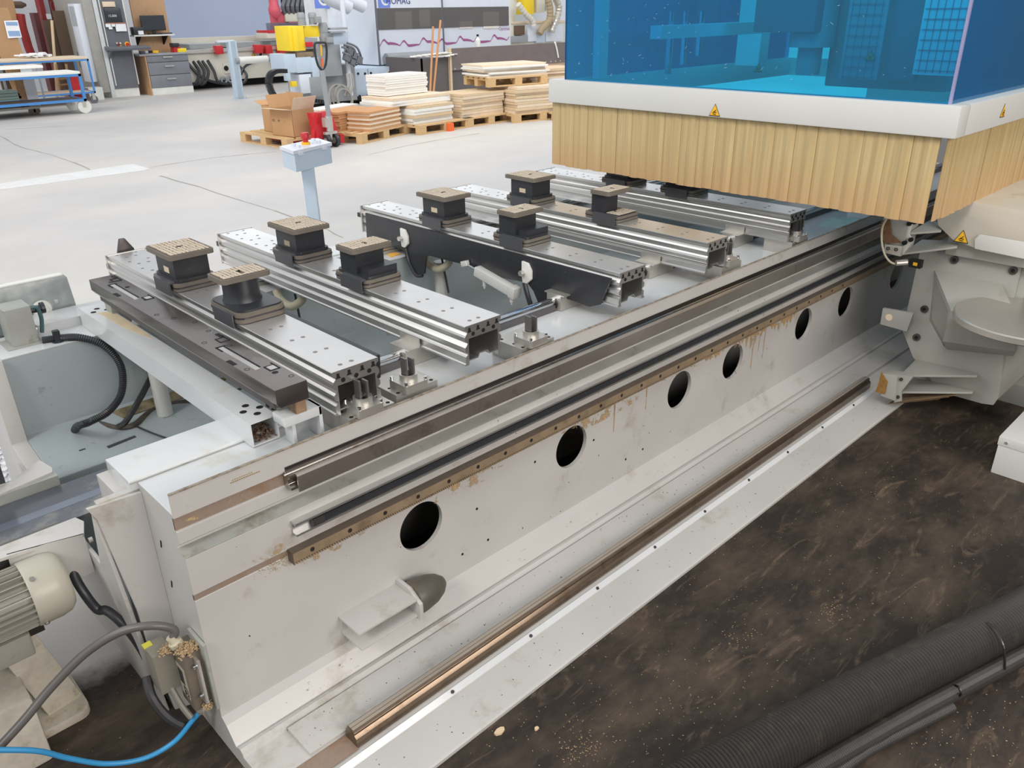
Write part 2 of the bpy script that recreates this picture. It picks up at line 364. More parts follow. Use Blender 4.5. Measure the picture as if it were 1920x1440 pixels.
for i in range(26):
    for j in range(34):
        x = 0.02 + i * 0.033 + (j % 2) * .016; y = 3.28 + j * 0.055; mt.obox((x, y, 0.0065), 0.022, 0.03, 0.005, rz=0.5 if (i + j) % 2 else -0.5)
th = thing('ribbed_mat', 'white ribbed anti-slip mat on the floor at the left frame edge', 'mat', (0.45, 4, 0))
obj('mat_sheet', MB().box(-0.1, .92, 3.25, 5.3, 0.0, 0.004), mat('mat_sheet_grey', (196, 196, 198), 0.6), th)
obj('rib_pattern', mt, mat('mat_ribs', (226, 226, 228), 0.6), th, kind='stuff')

# ------------------------------------------------------------------ front machine bed
bed = thing('machine_bed', 'long grey painted steel machine bed with seven round holes', 'machine bed', (0.498, 1.6, 0))
XA, XB = 0.498, 5.9
HOLES = [1.170, 1.833, 2.474, 2.865, 3.485, 3.925, 4.55]; HZ, HR = 0.364, 0.079
mb = MB(); b = mb.bm
prof = [(2.0, .716), (1.634, .716), (1.634, .773), (1.629, .773), (1.629, .711), (1.636, .709), (1.636, .674), (1.630, .672), (1.630, .640), (1.650, .625), (1.648, .618), (1.612, .606), (1.612, .503), (1.615, .501), (1.615, .486), (1.612, .484), (1.612, .110),
        (1.590, .096), (1.550, .050), (1.541, .058), (1.529, .061), (1.519, .056), (1.513, .044), (1.395, .046), (1.395, .040), (1.325, .034), (1.312, .020), (1.185, .012), (1.178, .010), (1.178, 0)]
for (p, q) in zip(prof, prof[1:]):
    if p == (1.612, .484): continue
    mb.quad((XA, *p), (XB, *p), (XB, *q), (XA, *q))
mb.bm.faces.new([b.verts.new((XA, y, z)) for y, z in prof + [(2.0, 0)]]); 
mb.quad((XA, 2.0, 0), (XB, 2.0, 0), (XB, 2.0, .716), (XA, 2.0, .716))
# web with holes
y = 1.612; zt, zb = .484, .110; cuts = [XA] + sum([[c - .12, c + .12] for c in HOLES], []) + [XB]
for i in range(0, len(cuts), 2): mb.quad((cuts[i], y, zb), (cuts[i + 1], y, zb), (cuts[i + 1], y, zt), (cuts[i], y, zt))
for cx in HOLES:
    A = sorted(set([round(2 * PI * k / 40, 6) for k in range(40)] + [round(math.atan2((zt if sz > 0 else zb) - HZ, sx * .12) % (2 * PI), 6) for sx in (-1, 1) for sz in (-1, 1)]))
    inn, inb, out = [], [], []
    for a in A:
        c, s = math.cos(a), math.sin(a)
        t = min((.12 / abs(c)) if abs(c) > 1e-9 else 9, ((zt - HZ) / s if s > 0 else (zb - HZ) / s) if abs(s) > 1e-9 else 9)
        inn.append(b.verts.new((cx + HR * c, y, HZ + HR * s))); inb.append(b.verts.new((cx + HR * c, y + .014, HZ + HR * s))); out.append(b.verts.new((cx + t * c, y, HZ + t * s)))
    n = len(A)
    for i in range(n):
        j = (i + 1) % n; b.faces.new((inn[i], inn[j], out[j], out[i])); b.faces.new((inn[i], inn[j], inb[j], inb[i]))
obj('bed_body', mb, PAINT, bed)
g = MB(); g.poly3([(.376, 1.835, .697), (.498, 1.82, .697), (.498, 1.82, 0), (.452, 1.835, 0), (.428, 1.835, .25), (.425, 1.835, .36), (.392, 1.835, .66)], (0, .012, 0))
g.box(.452, .5, 1.84, 2.0, 0, .69); g.box(.40, .498, 1.838, 1.86, .685, .700)
g.poly3([(.385, 1.845, .69), (.385, 1.90, .50), (.385, 2.6, .50), (.43, 2.6, 0), (.43, 1.845, 0)], (.01, 0, 0))
obj('end_gusset', g, PAINT, bed, bevel=.002)
obj('ledge_top', MB().box(XA, XB, 1.634, 2.0, .7165, .7185), PAINT2, bed)
obj('machined_band', MB().box(XA, .80, 1.6345, 1.64, .676, .709), BROWN, bed, label='brown dusty machined band under the lip')
obj('groove_band', MB().poly3([(XA, 1.6475, .6195), (XB, 1.6475, .6195), (XB, 1.613, .6075), (XA, 1.613, .6075)], (0, 0, .001)), GREYP, bed)  # groove strip coloured darker than the faces beside it
obj('rack_seat_band', MB().box(XA, .77, 1.6135, 1.62, .486, .5015), BROWN, bed, label='brown dusty seat strip of the rack')
lp = MB(); lp.box(XA, XB, 1.6275, 1.635, .7725, .7755)
obj('lip_edge', lp, CHIP, bed)
obj('base_plate_cover', MB().box(.62, XB, 1.396, 1.509, .046, .056), PAINT, bed)
obj('cover_seam', MB().box(.62, XB, 1.509, 1.5125, .044, .0475), DARK, bed)
obj('rail_seat', MB().box(XA, .72, 1.335, 1.394, .040, .0435), BROWN, bed)
obj('flange_strip', MB().poly3([(XA, 1.326, .0355), (XB, 1.326, .0355), (XB, 1.313, .0215), (XA, 1.313, .0215)], (0, -.001, .001)), PAINT2, bed)
# upper rail
r = MB(); r.prism([(1.636, .716), (1.600, .716), (1.600, .706), (1.612, .700), (1.612, .686), (1.600, .680), (1.600, .672), (1.636, .672)], 'x', .775, XB)
obj('upper_guide_rail', r, STEEL, bed, bevel=.0015)
obj('rail_cover_strip', MB().prism([(1.600, .7165), (1.592, .7165), (1.588, .712), (1.588, .668), (1.592, .668), (1.592, .711), (1.600, .711)], 'x', .79, XB), mat('rail_cover_steel', (186, 178, 170), 0.28, 0.85, 0.1, 5, (124, 98, 74), 0.16, 4), bed)
obj('rail_lip_seal', MB().tube([(.765, 1.608, .7185), (XB, 1.608, .7185)], .003, 8, 1), STEEL, bed)
obj('rail_shadow_strip', MB().box(.78, XB, 1.6255, 1.629, .7112, .726), DSTEEL, bed)  # dark strip painting the shadow between lip and rail
# slot rail with black strip
r = MB(); r.prism([(1.612, .583), (1.588, .583), (1.588, .577), (1.604, .577), (1.604, .551), (1.588, .551), (1.588, .545), (1.612, .545)], 'x', .765, XB)
obj('slot_rail', r, ALU, bed)
r = MB(); r.box(.83, XB, 1.592, 1.600, .553, .571); obj('measuring_strip', r, BLACK, bed)
obj('strip_clamp', MB().box(.815, .85, 1.589, 1.600, .552, .572).cyl((.826, 1.590, .562), (.826, 1.5865, .562), .005, 12), mat('strip_clamp_black', (60, 58, 56), .4), bed)
# gear rack with teeth
r = MB(); r.box(.745, XB, 1.5835, 1.612, .478, .505); obj('rack_bar', r, BRSTEEL, bed)
obj('rack_top_face', MB().box(.745, XB, 1.584, 1.612, .505, .5055).box(.7445, .745, 1.584, 1.612, .470, .505), mat('dark_brown_rack_face', (104, 92, 80), .45, .4, .1, 20), bed)
r = MB(); x = .745
while x < XB - .01:
    r.box(x, x + .0042, 1.5835, 1.606, .470, .4785); x += .0076
teeth = obj('rack_teeth', r, BRSTEEL, bed, kind='stuff')
r = MB(); x = .80
while x < 3.9: r.ring((x, 1.584, .492), (0, -1, 0), .0065, .004, .001, 14).cyl((x, 1.5837, .492), (x, 1.5829, .492), .0035, 10); x += .115
obj('rack_screws', r, DSTEEL, bed, kind='stuff')
# lower rail
r = MB(); r.prism([(1.388, .053), (1.388, .072), (1.379, .078), (1.381, .085), (1.374, .090), (1.352, .090), (1.345, .085), (1.347, .078), (1.338, .070), (1.338, .040), (1.388, .040)], 'x', .72, 3.72)
OILR = mat('oily_brown_rail', (122, 106, 90), .28, .85, .1, 12, (84, 60, 38), .3, 8)
obj('lower_guide_rail', r, OILR, bed, bevel=.001)
obj('rail_crown', MB().box(.722, 3.72, 1.352, 1.3615, .0900, .0908).box(.722, 3.72, 1.3635, 1.374, .0900, .0908), mat('rail_crown_steel', (196, 186, 172), .38, .6), bed)
obj('rail_dust_line', MB().box(.72, 3.72, 1.388, 1.397, .053, .0545), BRSTEEL, bed)
# sawdust crumbs at the rack end and under the rack
def crumbs(n, f, s=.0022):
    m = MB()
    for _ in range(n):
        p = f(); m.obox(p, s * random.uniform(.6, 1.6), s * random.uniform(.5, 1.2), s * .6, rz=random.random() * 3, rx=random.random(), ry=random.random())
    return m
obj('sawdust_on_rack_end', crumbs(260, lambda: (random.gauss(.73, .035), 1.6115, .488 + random.gauss(0, .006) - random.random() ** 2 * .03), .0018), SAW, bed, kind='stuff')
def film(name, rgb, cov, sc):
    m = bpy.data.materials.new(name); m.use_nodes = True; N = m.node_tree.nodes; L = m.node_tree.links; b = N['Principled BSDF']
    b.inputs['Base Color'].default_value = (*lin(rgb), 1); b.inputs['Roughness'].default_value = .85
    tc = N.new('ShaderNodeTexCoord'); n = N.new('ShaderNodeTexNoise'); n.inputs['Scale'].default_value = sc; n.inputs['Detail'].default_value = 7; n.inputs['Roughness'].default_value = .75; L.new(tc.outputs['Object'], n.inputs[0])
    r = N.new('ShaderNodeMapRange'); L.new(n.outputs[0], r.inputs[0]); r.inputs[1].default_value = .62 - cov * .3; r.inputs[2].default_value = .72 - cov * .25; L.new(r.outputs[0], b.inputs['Alpha']); return m
rs = random.Random(5)
def drip(m, x0, x1, dmin, dmax, step=.012):
    x = x0; top = .470; pts = []
    n = int((x1 - x0) / step)
    for k in range(n + 1):
        t = k / n; e = math.sin(t * PI) ** .4; pts.append((x0 + (x1 - x0) * t, top - e * (dmin + (dmax - dmin) * rs.random() ** 2.2)))
    for (p, q) in zip(pts, pts[1:]): m.quad((p[0], 1.6112, top), (q[0], 1.6112, top), (q[0], 1.6112, q[1]), (p[0], 1.6112, p[1]))
m_ = MB(); drip(m_, 2.62, 2.82, .02, .05); drip(m_, 2.84, 3.12, .02, .09); drip(m_, 3.10, 3.40, .03, .10); drip(m_, 2.1, 2.6, .004, .02); drip(m_, 3.55, 3.7, .006, .03)
for (x, d) in ((3.02, .19), (3.07, .12), (3.115, .17), (2.06, .14), (2.25, .12), (2.02, .05)): m_.quad((x, 1.611, .47), (x + .008, 1.611, .47), (x + .005, 1.611, .47 - d), (x + .001, 1.611, .47 - d))
obj('rust_streaks', m_, film('ochre_dust_drips', (180, 146, 100), .8, 26), bed, kind='stuff')
m_ = MB()
for (x, z, w, h) in ((.86, .447, .14, .022), (.70, .52, .06, .018), (1.35, .43, .16, .03), (2.0, .43, .3, .03), (2.55, .45, .3, .02), (.62, .692, .12, .012)):
    yy_ = 1.6110 if z < .5 else (1.6105 if z < .6 else 1.6338); m_.prism([(x + w * math.cos(2 * PI * k / 14) * rs.uniform(.6, 1), z + h * math.sin(2 * PI * k / 14) * rs.uniform(.6, 1)) for k in range(14)], 'y', yy_ - .0004, yy_)
obj('dust_stains', m_, film('tan_dust_film', (196, 168, 128), .35, 18), bed, kind='stuff')
m_ = MB()
for k in range(70):
    x = rs.uniform(.6, 3.6); z = rs.choice([rs.uniform(.12, .46), rs.uniform(.51, .6)]); s = rs.uniform(.0012, .003); m_.obox((x, 1.6115, z), s, .0008, s * rs.uniform(.6, 3), ry=rs.uniform(-.6, .6))
for k in range(120):
    x = rs.uniform(.6, 3.6); y = rs.uniform(1.40, 1.50); s = rs.uniform(.001, .003); m_.obox((x, y, .0562), s * rs.uniform(.6, 2), s, .0006, rz=rs.random() * 3)
for k in range(80):
    x = rs.uniform(.6, 3.6); y = rs.uniform(1.20, 1.30); s = rs.uniform(.001, .0025); m_.obox((x, y, .0125 + (y - 1.185) * .063), s * rs.uniform(.6, 2), s, .0008, rz=rs.random() * 3)
obj('paint_chips', m_, DSTEEL, bed, kind='stuff')
# scuff marks on the slanted sheet
m_ = MB()
for (x0, x1) in ((.62, .86), (1.45, 1.55), (1.75, 2.3), (2.2, 2.5)):
    for k in range(10): 
        x = rs.uniform(x0, x1); t = rs.uniform(.2, .8); y = 1.590 - .042 * t; z = .096 - .044 * t; l = rs.uniform(.01, .04); m_.quad((x, y, z + .0006), (x + l, y + rs.uniform(-.006, .006), z + .0006 + rs.uniform(-.004, .006)), (x + l, y - .002, z - .001), (x, y - .002, z - .001))
obj('scuff_marks', m_, film('dark_scuffs', (150, 142, 130), .25, 70), bed, kind='stuff')
# screws and pinholes on the web
d = MB()
for (u, v) in ((711, 903), (631, 941), (867, 1039), (915, 1012), (1173, 861), (1205, 842), (894, 954), (1003, 866), (1113, 825)):
    p = PY(u, v, 1.612); d.cyl((p.x, 1.6125, p.z), (p.x, 1.611, p.z), .0045, 12)
obj('tapped_holes', d, DARK, bed, kind='stuff')
d = MB()
for k in range(9):
    x = 1.02 + k * .31; d.cyl((x, 1.318, .029), (x, 1.3155, .0325), .005, 10)
obj('flange_screws', d, DSTEEL, bed, kind='stuff')
# slots on the end face
d = MB()
for (u, v) in ((302, 1020), (271, 1075), (322, 1095), (263, 1180)):
    p = PX(u, v, .4975); d.obox((.4975, p.y, p.z), .002, .005, .024, rx=.35)
obj('end_slots', d, DARK, bed)
# nameplate-like row of small marks on the lip
d = MB()
for i in range(14): d.box(.64 + i * .0055, .644 + i * .0055, 1.6283, 1.629, .742, .7445); 
for i in range(9): d.box(.645 + i * .006, .649 + i * .006, 1.6283, 1.629, .748, .7495)
obj('faded_print', d, mat('faded_ochre_print', (150, 124, 70), .8), bed, kind='stuff')
# yellow remains of tape on the lip
d = MB(); yk = mat('yellowed_tape_residue', (222, 206, 150), .7)
d.poly3([(.50, 1.648, .7186), (.545, 1.636, .7186), (.80, 1.636, .7186), (.62, 1.662, .7186), (.52, 1.69, .7186)], (0, 0, .0005))
d.poly3([(1.98, 1.65, .7186), (2.02, 1.636, .7186), (2.20, 1.636, .7186), (2.24, 1.66, .7186), (2.12, 1.652, .7186)], (0, 0, .0005))
obj('tape_residue', d, yk, bed)
# buffer stop bracket on the web
bs = thing('buffer_stop', 'grey welded bracket with dark rubber cone buffer on the web', 'buffer', (.95, 1.612, .2))
m1 = MB(); p = MB()
def WY(u, v, y): return PY(u, v, y)
m1.box(.862, 1.062, 1.512, 1.612, .206, .214)        # upper plate
obj('upper_plate', m1, PAINT, bs, bevel=.0015)
obj('lower_plate', MB().box(.866, 1.062, 1.512, 1.612, .150, .158), PAINT, bs, bevel=.0015)
obj('web_plate', MB().box(.866, 1.062, 1.604, 1.612, .158, .206), PAINT, bs)
obj('end_plate', MB().prism([(1.612, .230), (1.612, .135), (1.56, .128), (1.50, .145), (1.50, .200), (1.55, .230)], 'x', 1.062, 1.074), PAINT, bs, bevel=.001)
obj('rubber_cone', MB().lathe((1.074, 1.55, .186), (1, 0, 0), [(.050, 0), (.052, .006), (.051, .03), (.046, .065), (.034, .095), (.018, .114), (.004, .120)], 24), mat('dark_rubber', (88, 84, 76), .45, 0, .1, 20, (120, 100, 74), .15, 12), bs, smoothsh=True)
nb = obj('hex_bolt', MB().cyl((1.036, 1.55, .186), (1.062, 1.55, .186), .013, 6).cyl((1.018, 1.55, .186), (1.04, 1.55, .186), .007, 12), STEEL, bs)
# cover box behind the ledge
cb = thing('cover_box', 'white folded sheet box behind the bed ledge at left end', 'cover', (.5, 1.83, .7))
obj('box_shell', MB().prism([(1.835, .700), (1.835, .726), (1.838, .729), (1.985, .729), (1.988, .726), (1.988, .66), (1.86, .69)], 'x', .478, .97), PAINT2, cb, bevel=.0015)
obj('box_seam', MB().box(.48, .96, 1.8335, 1.835, .7195, .7215), GREYP, cb)
# guide shaft
gs = thing('guide_shaft', 'long polished round guide shaft running under the beams', 'shaft', (.9, 2.04, .69))
obj('shaft', MB().cyl((1.0, 1.945, .752), (XB, 1.945, .752), .016, 24), CHROME, gs, smoothsh=True)
obj('shaft_rail', MB().prism([(1.932, .742), (1.958, .742), (1.964, .719), (1.926, .719)], 'x', 1.0, XB), mat('dark_rail_side', (84, 82, 84), .5), gs)
rl = thing('rear_guide_shaft', 'rear polished guide shaft partly hidden below the beams', 'shaft', (.9, 3.02, .74))
obj('shaft', MB().cyl((.9, 3.03, .748), (XB, 3.03, .748), .015, 20), CHROME, rl, smoothsh=True)
obj('shaft_rail', MB().box(.9, XB, 3.018, 3.042, .716, .735), GREYP, rl)

# ------------------------------------------------------------------ rear bed with trough
rb = thing('rear_machine_bed', 'blue-grey rear machine bed with wide chip trough', 'machine bed', (.5, 2.93, 0))
obj('rear_body', MB().prism([(2.93, .716), (2.93, .700), (2.935, .43), (2.67, .385), (2.655, .375), (2.655, .30), (2.64, .30), (2.64, .0), (3.15, 0), (3.15, .716)], 'x', .478, XB), BLUEGREY, rb, bevel=.003)
obj('rear_top', MB().box(.478, XB, 2.928, 3.15, .7165, .719), PAINT2, rb)
obj('rear_channel', MB().prism([(3.085, .719), (3.085, .752), (3.22, .752), (3.22, .748), (3.092, .748), (3.092, .719)], 'x', .64, XB), PAINT2, rb)
obj('end_rim', MB().poly3([(.478, 2.915, .72), (.478, 3.14, .72), (.478, 3.14, .0), (.478, 2.62, 0), (.478, 2.62, .36), (.478, 2.66, .372), (.478, 2.90, .425)], (-.05, 0, 0)), PAINT, rb, bevel=.003)
st = MB()
for (x0, y0, w, l, a) in ((.72, 2.72, .02, .10, .1), (.60, 2.75, .008, .02, 0), (1.22, 2.8, .02, .05, .3), (1.3, 2.72, .01, .03, 1), (.9, 2.86, .01, .014, 0), (1.15, 2.75, .008, .02, .5), (1.9, 2.7, .02, .04, .5), (2.0, 2.84, .01, .02, 0), (1.75, 2.75, .01, .02, .3), (2.1, 2.74, .012, .03, .6)):
    z = .385 + (y0 - 2.67) * .17 + .002; st.obox((x0, y0, z), l, w * .6, .0012, rz=a, rx=.168)
obj('chipped_spots', st, mat('chipped_dark_spots', (70, 70, 70), .7), rb, kind='stuff')
obj('old_glue_patch', MB().poly3([(.78, 2.85, .4175), (1.15, 2.86, .4190), (1.22, 2.90, .426), (.95, 2.915, .4285), (.76, 2.91, .4275)], (0, 0, .003)), mat('brown_glue_patch', (136, 126, 98), .8, 0, .2, 20, (84, 70, 50), .5, 14), rb)
tag(obj('sawdust_lump', crumbs(240, lambda: (random.gauss(2.03, .03), random.gauss(2.86, .016), .42 + abs(random.gauss(0, .008))), .008), mat('yellow_brown_chips', (178, 160, 112), .9, 0, .2, 60), kind='stuff'), 'small heap of yellowish wood chips in the trough', 'wood chips')

# conveyor belt between the beds
cv = thing('chip_conveyor', 'chip conveyor with worn dark belt running between the beds', 'conveyor', (.2, 2.2, .5))
BELT = mat('worn_belt', (96, 100, 108), .22, .35, .2, 3, (160, 156, 148), .3, 5, 0.02, 60)
obj('belt', MB().box(-1.2, XB, 2.125, 2.335, .508, .520), BELT, cv)
obj('belt_sheen_strip', MB().box(-1.2, XB, 2.20, 2.235, .518, .5205), mat('belt_sheen_streak', (120, 128, 142), .15, .4, .2, 4), cv)  # lighter bluish strip paints a sheen along the belt
obj('front_side_frame', MB().box(-1.2, .375, 2.085, 2.12, .37, .53), mat('conveyor_side_dark', (96, 96, 92), .5), cv)
obj('front_wedge', MB().prism([(-.6, 2.08), (.395, 2.08), (.405, 2.045), (.385, 1.985), (.30, 2.01), (.12, 2.035), (-.6, 2.06)], 'z', .540, .548).poly3([(.22, 2.03, .548), (.385, 1.985, .548), (.385, 1.985, .43), (.30, 2.01, .41), (.22, 2.03, .40)], (0, .004, 0)), PAINT, cv)
obj('rear_side_frame', MB().box(-1.2, .432, 2.338, 2.36, .43, .549), GREYP, cv)
obj('rear_wedge', MB().poly3([(.18, 2.37, .555), (.323, 2.39, .555), (.42, 2.46, .555), (.432, 2.386, .555), (.425, 2.36, .555), (.28, 2.335, .555), (-.2, 2.335, .555), (-.2, 2.37, .555)], (0, 0, -.006)), PAINT, cv)
b_ = MB()
for (y_, z_) in ((1.99, .52), (1.99, .45)): b_.cyl((.392, y_, z_), (.402, y_, z_), .008, 10)
obj('end_bolts', b_, SILVER, cv)
# geared motor under the conveyor
mo = thing('electric_motor', 'grey finned electric motor hanging under the conveyor', 'motor', (.2, 1.97, .45))
cy, cz = 1.97, .455
bd = MB(); bd.cyl((-.25, cy, cz), (.235, cy, cz), .064, 28); obj('motor_housing', bd, MOTOR, mo, smoothsh=True)
for k in range(26):
    a = 2 * PI * k / 26; c, s = math.cos(a), math.sin(a)
    obj('cooling_fin', MB().obox((0, cy + .071 * c, cz + .071 * s), .46, .020, .0028, rx=a), MOTOR, mo)
obj('fan_cover', MB().lathe((.225, cy, cz), (1, 0, 0), [(.082, 0), (.084, .004), (.084, .055), (.079, .078), (.066, .090), (.02, .094)], 32), mat('fan_cover_cream', (176, 172, 158), .38, 0, .04), mo, smoothsh=True)
obj('terminal_box', MB().rrect(.02, .20, cy - .055, cy + .045, cz - .135, cz - .07, .008), MOTOR, mo, bevel=.003)
for (a, x_) in ((2.2, .24), (3.9, .24), (5.2, .24)): obj('cover_screw', MB().cyl((x_, cy + .084 * math.cos(a), cz + .084 * math.sin(a)), (x_, cy + .088 * math.cos(a), cz + .088 * math.sin(a)), .006, 10), STEEL, mo)
obj('motor_bracket', MB().box(.10, .245, 2.02, 2.05, .30, .42).box(.19, .26, 1.985, 2.0, .345, .365), DSTEEL, mo)
# cast base under the motor
bs2 = thing('cast_base', 'speckled cream cast base with sloping top below the motor', 'base', (.1, 2.0, 0))
obj('base_block', MB().poly3([(-.3, 1.90, 0), (.16, 1.90, 0), (.16, 1.92, .20), (-.3, 1.92, .23)], (0, .28, 0)), CASTB, bs2, bevel=.01)
obj('foot_flange', MB().rrect(-.3, .285, 1.98, 2.2, 0, .028, .03), CASTB, bs2, bevel=.004)
obj('slanted_leg', MB().bar((.235, 2.06, .02), (.16, 2.05, .36), .05, .09), CASTB, bs2, bevel=.004)

obj('worn_label', MB().poly3([PZ(1530, 425, .7187), PZ(1560, 408, .7187), PZ(1612, 410, .7187), PZ(1585, 428, .7187)], (0, 0, .0006)), mat('pale_green_label', (176, 206, 196), .5, 0, .1, 30), bed)
obj('worn_label', MB().poly3([PZ(960, 655, .7187), PZ(1010, 668, .7187), PZ(1040, 656, .7187), PZ(1015, 646, .7187)], (0, 0, .0005)), PAINT2, bed)
mk = MB()
for (x, y, l) in ((1.37, 1.70, .03), (1.40, 1.68, .02), (1.44, 1.69, .012), (1.46, 1.67, .02), (1.50, 1.685, .014)): mk.obox((x, y, .7188), l, .006, .0006, rz=random.random() * 2)
obj('orange_marks', mk, mat('orange_chalk', (206, 140, 80), .8), bed)

# ------------------------------------------------------------------ console beams
BW, BL = .146, 1.565
half = [(0, 0), (0, -.010), (.006, -.013), (.010, -.020), (.003, -.028), (0, -.034), (0, -.044), (.007, -.050), (.010, -.054), (.006, -.060), (0, -.066), (0, -.078), (.006, -.082), (.012, -.086), (.006, -.092), (.001, -.096), (.001, -.116), (-.003, -.119), (-.003, -.124), (.014, -.124), (.014, -.040)]
prof_b = half + [(BW - x, z) for x, z in half[::-1]]
def make_beam(label):
    t = thing('console_beam', label, 'console beam', (0, 0, 0), 'aluminium console beams across the bed')
    obj('extrusion', MB().prism(prof_b, 'y', 0, BL), ALU, t)
    obj('top_plate', MB().box(.002, BW - .002, .0, BL, -.0005, .0015), ALUT, t)
    h = MB()
    for k in range(13):
        y = .03 + k * .122
        for x in (.046, .081) if k % 4 < 9 else (): h.cyl((x, y, .0012), (x, y, .0020), .0065, 14)
        if k > 8:
            for x in (.03, .10): h.cyl((x, y + .05, .0012), (x, y + .05, .0020), .006, 12)
    obj('screw_holes', h, mat('hole_grey', (132, 126, 123), .5, .3), t, kind='stuff')
    e = MB()
    for x in (.032, .073, .114): e.cyl((x, -.0012, -.028), (x, .002, -.028), .0065, 14)
    for x in (.018, .052, .093, .128): e.prism([(x - .004, -.006), (x + .004, -.006), (x + .004, -.014), (x + .008, -.020), (x - .008, -.020), (x - .004, -.014)], 'y', -.0012, .001)
    obj('end_slots', e, DARK, t)
    obj('inner_rail', MB().prism([(.014, -.108), (.05, -.108), (.056, -.096), (.09, -.096), (.10, -.108), (BW - .014, -.108), (BW - .014, -.112), (.098, -.112), (.088, -.100), (.058, -.100), (.052, -.112), (.014, -.112)], 'y', .002, BL - .002), ALU, t)
    obj('rear_end_plate', MB().box(-.006, BW + .004, BL, BL + .008, -.125, .003), ALU, t, bevel=.002)
    obj('rear_grip', MB().obox((.02, BL + .03, -.05), .03, .045, .02), BLACK, t, bevel=.004)
    bb = obj('bearing_block', MB().box(-.05, BW - .03, .232, .302, -.184, -.126), SILVER, t, bevel=.002)
    obj('shaft_seal', MB().ring((-.05, .267, -.160), (-1, 0, 0), .023, .017, .006, 20), DSTEEL, bb)
    a = MB(); a.box(-.05, -.004, .215, .315, -.126, -.122).box(-.008, -.004, .215, .315, -.122, -.092)
    br = obj('angle_bracket', a, SILVER, t)
    return t
beam = make_beam('nearest aluminium console beam, beside the dark clamping bar')
BX = [.970, 1.424, 2.143, 2.688, 3.338]
LB = ['nearest aluminium console beam, beside the dark clamping bar', 'second aluminium console beam from the left, shiny top with two suction pods',
      'third console beam, with a black shaped plate along its side', 'fourth console beam, its top tinted amber by the curtain', 'fifth console beam, partly under the amber strip curtain']
beams = []
for i, x in enumerate(BX):
    o = beam if i == 0 else dup(beam, (x, 1.678, .904), LB[i]); o.location = (x, 1.678, .904); beams.append(o)
o = dup(beam, (4.35, 1.678, .904), 'sixth console beam, in the shade behind the strip curtain')
# black stop bar on beam 1 (right side)
o1 = beams[0]; ORG[o1.name] = Vector((BX[0], 1.678, .904))
obj('stop_bar', MB().prism([(1.70, .900), (3.2, .900), (3.2, .83), (1.74, .80), (1.705, .83)], 'x', BX[0] + BW + .004, BX[0] + BW + .022), BLACKP, o1, label='black stop bar on the far side', bevel=.002)
# black plate with levers on beam 3
o3 = beams[2]; ORG[o3.name] = Vector((BX[2], 1.678, .904)); xp = BX[2] - .012
pts = [PX(u, v, xp) for u, v in ((686, 399), (1147, 522), (1140, 538), (1126, 571), (1106, 575), (1082, 566), (1062, 559), (1042, 552), (1034, 556), (1030, 570), (1012, 572), (1001, 545), (990, 530), (940, 520), (880, 498), (806, 479), (800, 482), (797, 512), (790, 518), (778, 515), (768, 497), (760, 470), (720, 455), (689, 447))]
top = [(p.y, min(p.z, .889)) for p in pts]
obj('shaped_side_plate', MB().prism(top, 'x', xp - .004, xp + .004), BLACKP, o3, label='black painted shaped plate with hooked ends', bevel=.001)
for (u, v, s) in ((758, 447, 1), (987, 512, 1)):
    p = PX(u, v, xp - .01)
    cam_ = MB(); cam_.prism([(p.y + .022, p.z + .045), (p.y - .012, p.z + .042), (p.y - .030, p.z + .015), (p.y - .030, p.z - .02), (p.y - .005, p.z - .042), (p.y + .018, p.z - .040), (p.y + .022, p.z - .01)], 'x', xp - .016, xp - .004)
    cm = obj('white_cam', cam_, WHITE, o3, bevel=.004)
    obj('cam_bolt', MB().cyl((xp - .034, p.y + .012, p.z), (xp - .014, p.y + .012, p.z), .011, 6), SILVER, cm)
obj('lever_arm', MB().tube([PX(760, 465, xp - .006), PX(766, 490, xp - .006), PX(779, 515, xp - .006), PX(792, 517, xp - .004)], .008, 8, 4), BLACK, o3)
obj('lever_arm', MB().tube([PX(983, 530, xp - .008), PX(990, 556, xp - .008), PX(998, 582, xp - .006)], .010, 8, 4), BLACK, o3)
a, b_ = PX(872, 494, xp - .018), PX(965, 548, xp - .018)
CYS = mat('bright_cylinder_silver', (224, 224, 220), .35, .25, .03)
cyl = obj('air_cylinder', MB().bar(a + (b_ - a) * .25, b_, .036, .040), CYS, o3, bevel=.004, label='slim silver pneumatic cylinder')
obj('piston_rod', MB().cyl(a, a + (b_ - a) * .3, .006, 10), CHROME, cyl)
obj('rod_clevis', MB().obox(a, .02, .035, .022, rx=-.3), CYS, cyl, bevel=.002)
obj('end_cap', MB().bar(b_ - (b_ - a) * .06, b_ + (b_ - a) * .05, .042, .046), CYS, cyl, bevel=.003)
for t_ in (.42, .96):
    q = a + (b_ - a) * t_; obj('air_fitting', MB().cyl(q + Vector((-.006, 0, -.012)), q + Vector((-.006, 0, -.045)), .0075, 10).cyl(q + Vector((-.006, 0, -.045)), q + Vector((-.006, 0, -.055)), .004, 8), CYS, cyl)
